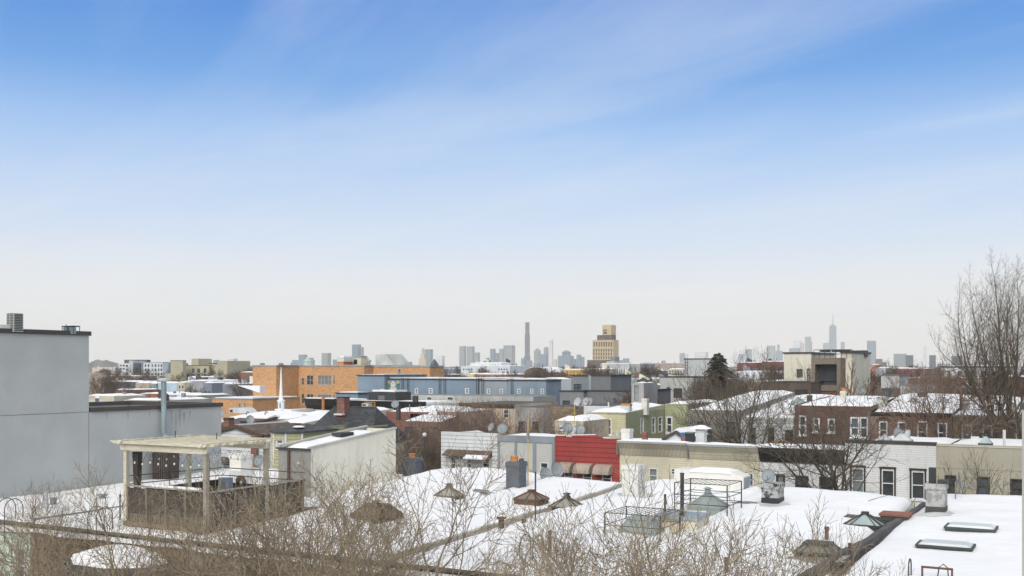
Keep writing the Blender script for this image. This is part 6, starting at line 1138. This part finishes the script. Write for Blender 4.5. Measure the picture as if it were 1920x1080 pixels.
# ================================================================ TREES
def grow_tree(seed, Ht, r0, fork=.3, spread=40, nch=(6, 5, 5, 4), seg=(6, 5, 4, 3, 3), ratio=(.62, .6, .55, .5), rmin=.012, up=.12, wob=.14, lean=(0, 0), lw=1.0, multi=1, basez=0):
    rn = random.Random(seed); tr = MB(); cr = MB()
    def br(p, d, Ln, r, lev, m):
        n = seg[lev]; pts = [p]; rad = [r]; q = Vector(p); dd = Vector(d)
        for i in range(n):
            dd = dd+Vector((rn.gauss(0, wob), rn.gauss(0, wob), rn.gauss(0, wob*.6)+up*(.5 if lev == 0 else 1))); dd.normalize(); q = q+dd*(Ln/n); pts.append(q.copy()); rad.append(max(rmin*.6, r*(1-.62*(i+1)/n)))
        m.tube(pts, rad, 7 if lev == 0 else 4 if lev == 1 else 3, cap=False)
        if lev >= len(nch): return
        k = nch[lev]; t0 = fork if lev == 0 else .18
        for j in range(k):
            t = t0+(1-t0)*(j+rn.random()*.7)/k; f = t*n; i = min(n-1, int(f)); pos = pts[i].lerp(pts[i+1], f-i); dr = (pts[i+1]-pts[i]).normalized()
            ang = math.radians(spread*(.75+.5*rn.random())*(1 if lev else 1.0)); az = 2*math.pi*(j*.382+rn.random()*.25)+lev
            a = dr.orthogonal().normalized(); b = dr.cross(a); nd_ = dr*math.cos(ang)+(a*math.cos(az)+b*math.sin(az))*math.sin(ang)
            L2 = Ln*ratio[lev]*(1.15-.45*t)*(.8+.4*rn.random()); rr = max(rmin, rad[i]*(.62-.12*t) if lev else rad[i]*.62); br(pos, nd_, L2, rr, lev+1, cr)
        br(pts[-1], dd, Ln*ratio[lev]*.7, rad[-1]*.9, lev+1, cr)
    for k in range(multi):
        l = (lean[0]+(rn.gauss(0, .25) if multi > 1 else 0), lean[1]+(rn.gauss(0, .25) if multi > 1 else 0)); d = Vector((l[0], l[1], 1)).normalized()
        br(Vector((rn.gauss(0, .25) if multi > 1 else 0, rn.gauss(0, .25) if multi > 1 else 0, basez)), d, Ht*.62, r0, 0, tr)
    return tr, cr
BK = mat('bark_tan', (144, 130, 106), .95, var=.2, scale=4, bump=.3); BKG = mat('bark_grey', (98, 88, 76), .95, var=.2, scale=4); BKR = mat('bark_reddish', (128, 108, 94), .95, var=.2, scale=3); BKD = mat('bark_far', (94, 82, 72), .95, var=.2)
def measure(mb): return max(v[2] for v in mb.v)
def plant(name, label, loc, meshes, m, scale, rz, group, cat='tree', sz=None):
    T = thing(name, label, cat, loc, group); T.rotation_euler[2] = rz; T.scale = (scale, scale, sz or scale)
    for nm, me in meshes: o = bpy.data.objects.new(nm, me); COL.objects.link(o); o.parent = T
    return T
def variant(seed, m, **k):
    t, c = grow_tree(seed, **k); zs = sorted(q[2] for q in c.v); h = zs[int(len(zs)*.992)]; ms = []
    for nm, b in (('trunk', t), ('crown', c)):
        me = bpy.data.meshes.new(nm); me.from_pydata(b.v, [], b.f); me.materials.append(m); ms.append((nm, me))
    return ms, h
def plant_top(name, label, px, v, ytop, var, rz, group, cat='tree', wide=1.0):
    u, D = onV(px, v); ms, h = var; s = zy(ytop, D)/h; return plant(name, label, (u, v, 0), ms, None, s*wide, rz, group, cat, sz=s)
# foreground garden trees (crowns reach up into view from below)
FGV = [variant(300+i, (BK, mat('bark_tan_grey', (138, 124, 104), .95, var=.25, scale=4))[i % 2], Ht=11.6, r0=.11, fork=.74, spread=40, nch=(6, 5, 5, 3), seg=(8, 9, 6, 4, 3), ratio=(.52, .62, .56, .55), rmin=.0082, up=.05, wob=.13) for i in range(6)]
FG = [(70, 28, 955, .8, 'bare tree before the mint green and brown house corner'), (190, 25, 925, .9, 'bare tree rising between the ladder hoops and the deck'), (318, 22.5, 915, 1.0, 'bare tree before the front pergola posts'), (418, 21, 905, 1.0, 'bare tree before the deck corner post'), (512, 20, 925, 1.0, 'bare tree before the right end of the deck fence'), (760, 20.5, 960, 1.0, 'bare tree right below the covered skylight lump'), (-10, 30, 985, .8, 'sparse twiggy tree top at the lower left corner before the mint house'), (120, 27, 925, .9, 'twiggy bare tree before the brown house and garden canopy'), (262, 24, 884, 1.0, 'bare tree with dense twigs before the left end of the deck fence'), (372, 21.5, 925, 1.1, 'bare tree with a tangle of tan twigs below the pergola'), (468, 25, 893, 1.0, 'bare tree rising before the right half of the deck fence'), (560, 22, 905, 1.0, 'bare tree before the left end of the beige penthouse'), (632, 26, 868, 1.0, 'bare tree with upright twigs before the middle of the beige penthouse'), (716, 24, 842, 1.0, 'tallest foreground bare tree before the right end of the beige penthouse'), (800, 21.5, 935, 1.1, 'bare tree before the large brown covered skylight'), (890, 23, 905, 1.25, 'bare tree whose limbs fan before the tan pyramid skylight'), (975, 22, 958, 1.0, 'bare tree below the rusty sided skylight'), (1062, 25, 950, 1.0, 'bare tree below the square capped pyramid skylight'), (1150, 23, 965, .95, 'bare tree left of the near wire cage'), (1240, 26, 985, .95, 'bare tree below the light blue roof hatch'), (1322, 24, 975, 1.0, 'bare tree before the far wire cage'), (1408, 22.5, 938, 1.05, 'bare tree below the peeling black and white chimney'), (1492, 26, 955, .95, 'bare tree with thin twigs left of the dark lantern skylight'), (1545, 24, 1005, .8, 'rightmost foreground bare tree with sparse twigs'),
      (430, 19, 985, 1.0, 'low twig tangle at the bottom below the deck'), (650, 19, 1030, 1.0, 'low twig tangle at the bottom below the covered skylight')]
for i, (px, v, yt, wd, lab) in enumerate(FG): plant_top('bare_tree', lab, px, v, yt-14, FGV[i % 6], i*1.9, 'bare garden trees in front of the roofs', wide=wd)
# street and garden trees
va = variant(201, BKG, Ht=13, r0=.24, fork=.55, spread=52, nch=(9, 6, 5, 4), seg=(7, 7, 5, 4, 3), ratio=(.75, .6, .55, .5), rmin=.012, up=.1, wob=.12); plant_top('street_tree', 'spreading leafless street tree before the white brick houses', 1581, 60.5, 700, va, .5, None, 'tree', 1.0)
va = variant(207, BKG, Ht=13, r0=.3, fork=.42, spread=44, nch=(9, 6, 5, 4), seg=(7, 7, 5, 4, 3), ratio=(.95, .62, .55, .5), rmin=.015, up=.13, wob=.09); plant_top('garden_tree', 'leafless fan shaped tree before the taupe and white house backs', 1428, 90, 664, va, 1.2, None, 'tree', 1.15)
va = variant(215, BKG, Ht=20, r0=.62, fork=.44, spread=50, nch=(11, 7, 5, 4, 2), seg=(7, 8, 6, 4, 3, 3), ratio=(1.0, .6, .55, .52, .5), rmin=.013, up=.13, wob=.06); plant_top('large_tree', 'largest leafless tree filling the right edge of the skyline', 1906, 88, 482, va, 1.1, None, 'tree', .74)
va = variant(222, BKR, Ht=9, r0=.12, fork=.1, spread=24, nch=(12, 5, 4), seg=(7, 4, 3, 3), ratio=(.28, .5, .5), rmin=.018, up=.12, wob=.04); plant_top('slender_tree', 'slender upright tree before the cream modern house', 1594, 117, 679, va, 0, None); plant_top('slender_tree', 'short slender bare tree right of the upright one', 1622, 117, 712, va, 2, None)
va = variant(230, BKR, Ht=10, r0=.16, fork=.3, spread=40, nch=(8, 6, 5, 3), seg=(6, 5, 4, 3, 3), ratio=(.7, .6, .55, .5), rmin=.014, up=.12); plant_top('garden_tree', 'reddish bare tree before the seam of brick and tan houses', 1779, 91, 684, va, .4, None); plant_top('garden_tree', 'bare tree tangled in front of the maroon arches', 1700, 122, 690, va, 2.9, None)
va2 = variant(236, BKG, Ht=7, r0=.07, fork=.4, spread=42, nch=(6, 5, 4), seg=(5, 5, 4, 3), ratio=(.7, .6, .5), rmin=.01); plant_top('small_tree', 'small sparse tree before the khaki stucco wall', 1893, 69, 842, va2, .4, None); plant_top('small_tree', 'thin bare sapling tips before the khaki wall left part', 1765, 69, 850, va2, 2, None)
plant_top('small_tree', 'small bare tree before the red clapboard house', 1105, 67, 855, va2, 1, None); plant_top('small_tree', 'thin twigs before the white sided house', 850, 67, 835, va2, 2.2, None)
ORD = ['first', 'second', 'third', 'fourth', 'fifth', 'sixth', 'seventh', 'eighth', 'ninth']
THV = [variant(240+i, BKR, Ht=8, r0=.1, fork=.2, spread=40, nch=(5, 5, 4, 2), seg=(6, 5, 4, 3, 3), ratio=(.75, .62, .55, .5), rmin=.013, up=.08, wob=.13, multi=2) for i in range(3)]
for i, (px, v, yt) in enumerate(((838, 92, 745), (850, 96, 742), (866, 90, 738), (893, 93, 735), (920, 89, 733), (948, 92, 740), (973, 90, 748), (1000, 94, 752), (1022, 90, 770))): plant_top('bare_shrub_tree', ORD[i]+' from the left of the nine reddish bare trees behind the white sided house', px, v, yt+14, THV[i % 3], i*1.3, 'reddish bare thicket behind the white and grey houses')
SHV = variant(250, BKG, Ht=8, r0=.1, fork=.2, spread=40, nch=(6, 5, 4, 3), seg=(6, 5, 4, 3, 3), ratio=(.75, .62, .55, .5), rmin=.013, up=.08, wob=.13, multi=2)
for i, (px, v, yt) in enumerate(((762, 78, 815), (782, 76, 822), (790, 84, 805), (806, 77, 818), (824, 80, 826))): plant_top('bare_shrub', ORD[i]+' of the dark bare shrubs in the gap left of the white sided house', px, v, yt, SHV, i*2.3, 'dark bare shrubs beside the white sided house', cat='shrub')
# evergreen
def conifer(label, px, v, yt, yb, rad):
    u, D = onV(px, v); h = zy(yt, D); T = thing('evergreen_tree', label, 'tree', (u, v, 0)); MB().tube([(u, v, 0), (u, v, h)], [.28, .03], 7).build('trunk', BKG, T); q = MB(); rn = random.Random(9); n = 260
    for i in range(n):
        t = (i/n)**.85; z = h-.1-t*(h-3); az = i*2.4; r = (rad*(t**.6))*(.5+.6*rn.random())+.12; d = Vector((math.cos(az), math.sin(az), 0)); m_ = max(3, int(r*4))
        prev = Vector((u, v, z)); 
        for k in range(1, m_+1):
            f = k/m_; p = Vector((u, v, z))+d*r*f+Vector((0, 0, .25*math.sin(f*2.5)-.45*f*f*r*.4)); q.tube([prev, p], [.03, .02], 3, cap=False); side = Vector((-d.y, d.x, 0))
            for s_ in (-1, 1):
                for e in range(3):
                    ln = (.55*(1-f*.6)+.15)*(.7+.6*rn.random()); tip = p+side*s_*ln*(.6+.2*e)+d*ln*.5+Vector((0, 0, -.12-.15*rn.random())); w_ = Vector((rn.uniform(-.07, .07), rn.uniform(-.07, .07), .08))
                    q.quad(tuple(p-w_*.5), tuple((p+tip)/2+w_), tuple(tip), tuple((p+tip)/2-w_))
            prev = p
    q.build('crown', mat('needles', (62, 62, 48), .95, var=.35, scale=3, bump=0), T)
conifer('dark evergreen conifer beside the pale block in the middle distance', 1346, 150, 663, 760, 5.2)
# middle and far leafless trees, one template per variant then copies
MDV = [variant(260+i, BKD, Ht=12, r0=.22, fork=.3, spread=42, nch=(7, 6, 5, 4), seg=(5, 5, 4, 3, 3), ratio=(.62, .6, .55, .55), rmin=.026, up=.09, wob=.13) for i in range(4)]
MT = [(186, 190, 685, 'leafless tree at the corner of the big grey wall'), (212, 230, 692, 'broad leafless tree right of the one at the grey wall corner'), (260, 300, 697, 'rounded dark leafless tree before the charcoal panels'), (290, 330, 692, 'leafless tree before the white panelled flats'), (355, 205, 712, 'leafless tree right of the flue pipe over the grey houses'), (398, 300, 689, 'rounded leafless tree before the khaki right wing'), (432, 290, 690, 'leafless tree between the khaki wing and the school'), (455, 310, 694, 'leafless tree touching the left end of the school'),
      (830, 230, 700, 'leafless tree just right of the school end'), (858, 250, 702, 'leafless tree left of the red brown brick building'), (1012, 190, 702, 'leafless tree behind the right end of the blue wall'), (1040, 170, 706, 'leafless tree between the blue wall and slate house'), (975, 250, 700, 'leafless tree before the curved snow hall'), (1165, 160, 712, 'leafless tree right of the slate roof blocks'), (1180, 118, 722, 'leafless tree before the slate modern house right end'), (1222, 200, 700, 'leafless tree left of the pale grey house'), (1250, 135, 714, 'leafless tree overlapping the pale grey house left side'), (1290, 130, 706, 'leafless tree overlapping the pale grey house right side'),
      (1318, 140, 702, 'leafless tree left of the evergreen'), (1375, 128, 694, 'bushy leafless tree right of the evergreen'), (1400, 150, 690, 'brown leafless tree second right of the evergreen'), (1425, 135, 700, 'brown leafless tree behind the fan shaped tree'), (1452, 150, 696, 'brown leafless tree before the cream house left edge'), (1350, 118, 722, 'low leafless tree at the foot of the evergreen'), (1385, 116, 720, 'low leafless tree behind the taupe house roof'), (1195, 240, 695, 'leafless tree before the civic fins right end'),
      (1650, 190, 702, 'leafless tree behind the grey annex'), (1705, 170, 700, 'leafless tree behind the boarded building'), (1730, 150, 698, 'leafless tree right of the boarded building'), (1752, 140, 694, 'leafless tree left of the reddish tree crown'), (1775, 165, 688, 'leafless tree behind the reddish tree'), (1800, 140, 692, 'leafless tree behind the tan house chimneys'), (1828, 150, 690, 'leafless tree behind the tan house roof centre'), (1850, 135, 697, 'leafless tree left of the large tree trunk'), (1875, 145, 690, 'leafless tree tucked behind the large tree trunk'), (1905, 140, 688, 'leafless tree at the right edge behind the large tree'), (1690, 230, 706, 'leafless tree below the red brick terrace')]
for i, (px, v, yt, lab) in enumerate(MT): plant_top('leafless_tree', lab, px, v, yt+9, MDV[i % 4], i*1.7, 'leafless trees between the distant houses', wide=1.15)
rn = random.Random(77); WB = MB()
for ri, v in enumerate((212, 262, 305, 350, 420, 510, 630, 800)):
    px = 165
    while px < 1920:
        px += rn.uniform(18, 62) if ri < 5 else rn.uniform(14, 40)
        if (v < 400 and 470 < px < 815) or (v < 290 and px < 420) or (v < 270 and 880 < px < 1045) or (v < 160 and 1440 < px < 1640): continue
        u, D = onV(px, v); k_ = rn.randrange(4); ms, h = MDV[k_]; hh = rn.uniform(10.5, 14.5); s = hh/h
        if ri < 5: plant('leafless_tree', 'far small leafless tree among the distant snowy roofs, hazier than the named ones', (u, v, 0), ms, None, s*1.15, rn.random()*6.3, 'far leafless trees among the distant roofs', sz=s)
        else:
            az = rn.random()*6.3; ca, sa = math.cos(az)*s*1.2, math.sin(az)*s*1.2
            me = ms[1][1]; n0 = len(WB.v); WB.v += [(u+c.co.x*ca-c.co.y*sa, v+c.co.x*sa+c.co.y*ca, c.co.z*s) for c in me.vertices]; WB.f += [tuple(n0+i for i in p.vertices) for p in me.polygons]
tag(WB.build('distant_woods', BKD), 'hazy brown mass of leafless trees near the horizon', 'trees', kind='stuff')
# ================================================================ HAZE
hz = MB().box(-8900, 8900, -8900, 8900, -1, 410).build('haze', None); tag(hz, kind='stuff')
m = bpy.data.materials.new('haze_air'); m.use_nodes = True; nt = m.node_tree; nt.nodes.clear(); o = nt.nodes.new('ShaderNodeOutputMaterial'); pvn = nt.nodes.new('ShaderNodeVolumePrincipled'); pvn.inputs['Color'].default_value = (1.0, .975, .925, 1); pvn.inputs['Density'].default_value = 1.15e-4; pvn.inputs['Anisotropy'].default_value = 0.0
nt.links.new(pvn.outputs[0], o.inputs['Volume']); hz.data.materials.append(m)
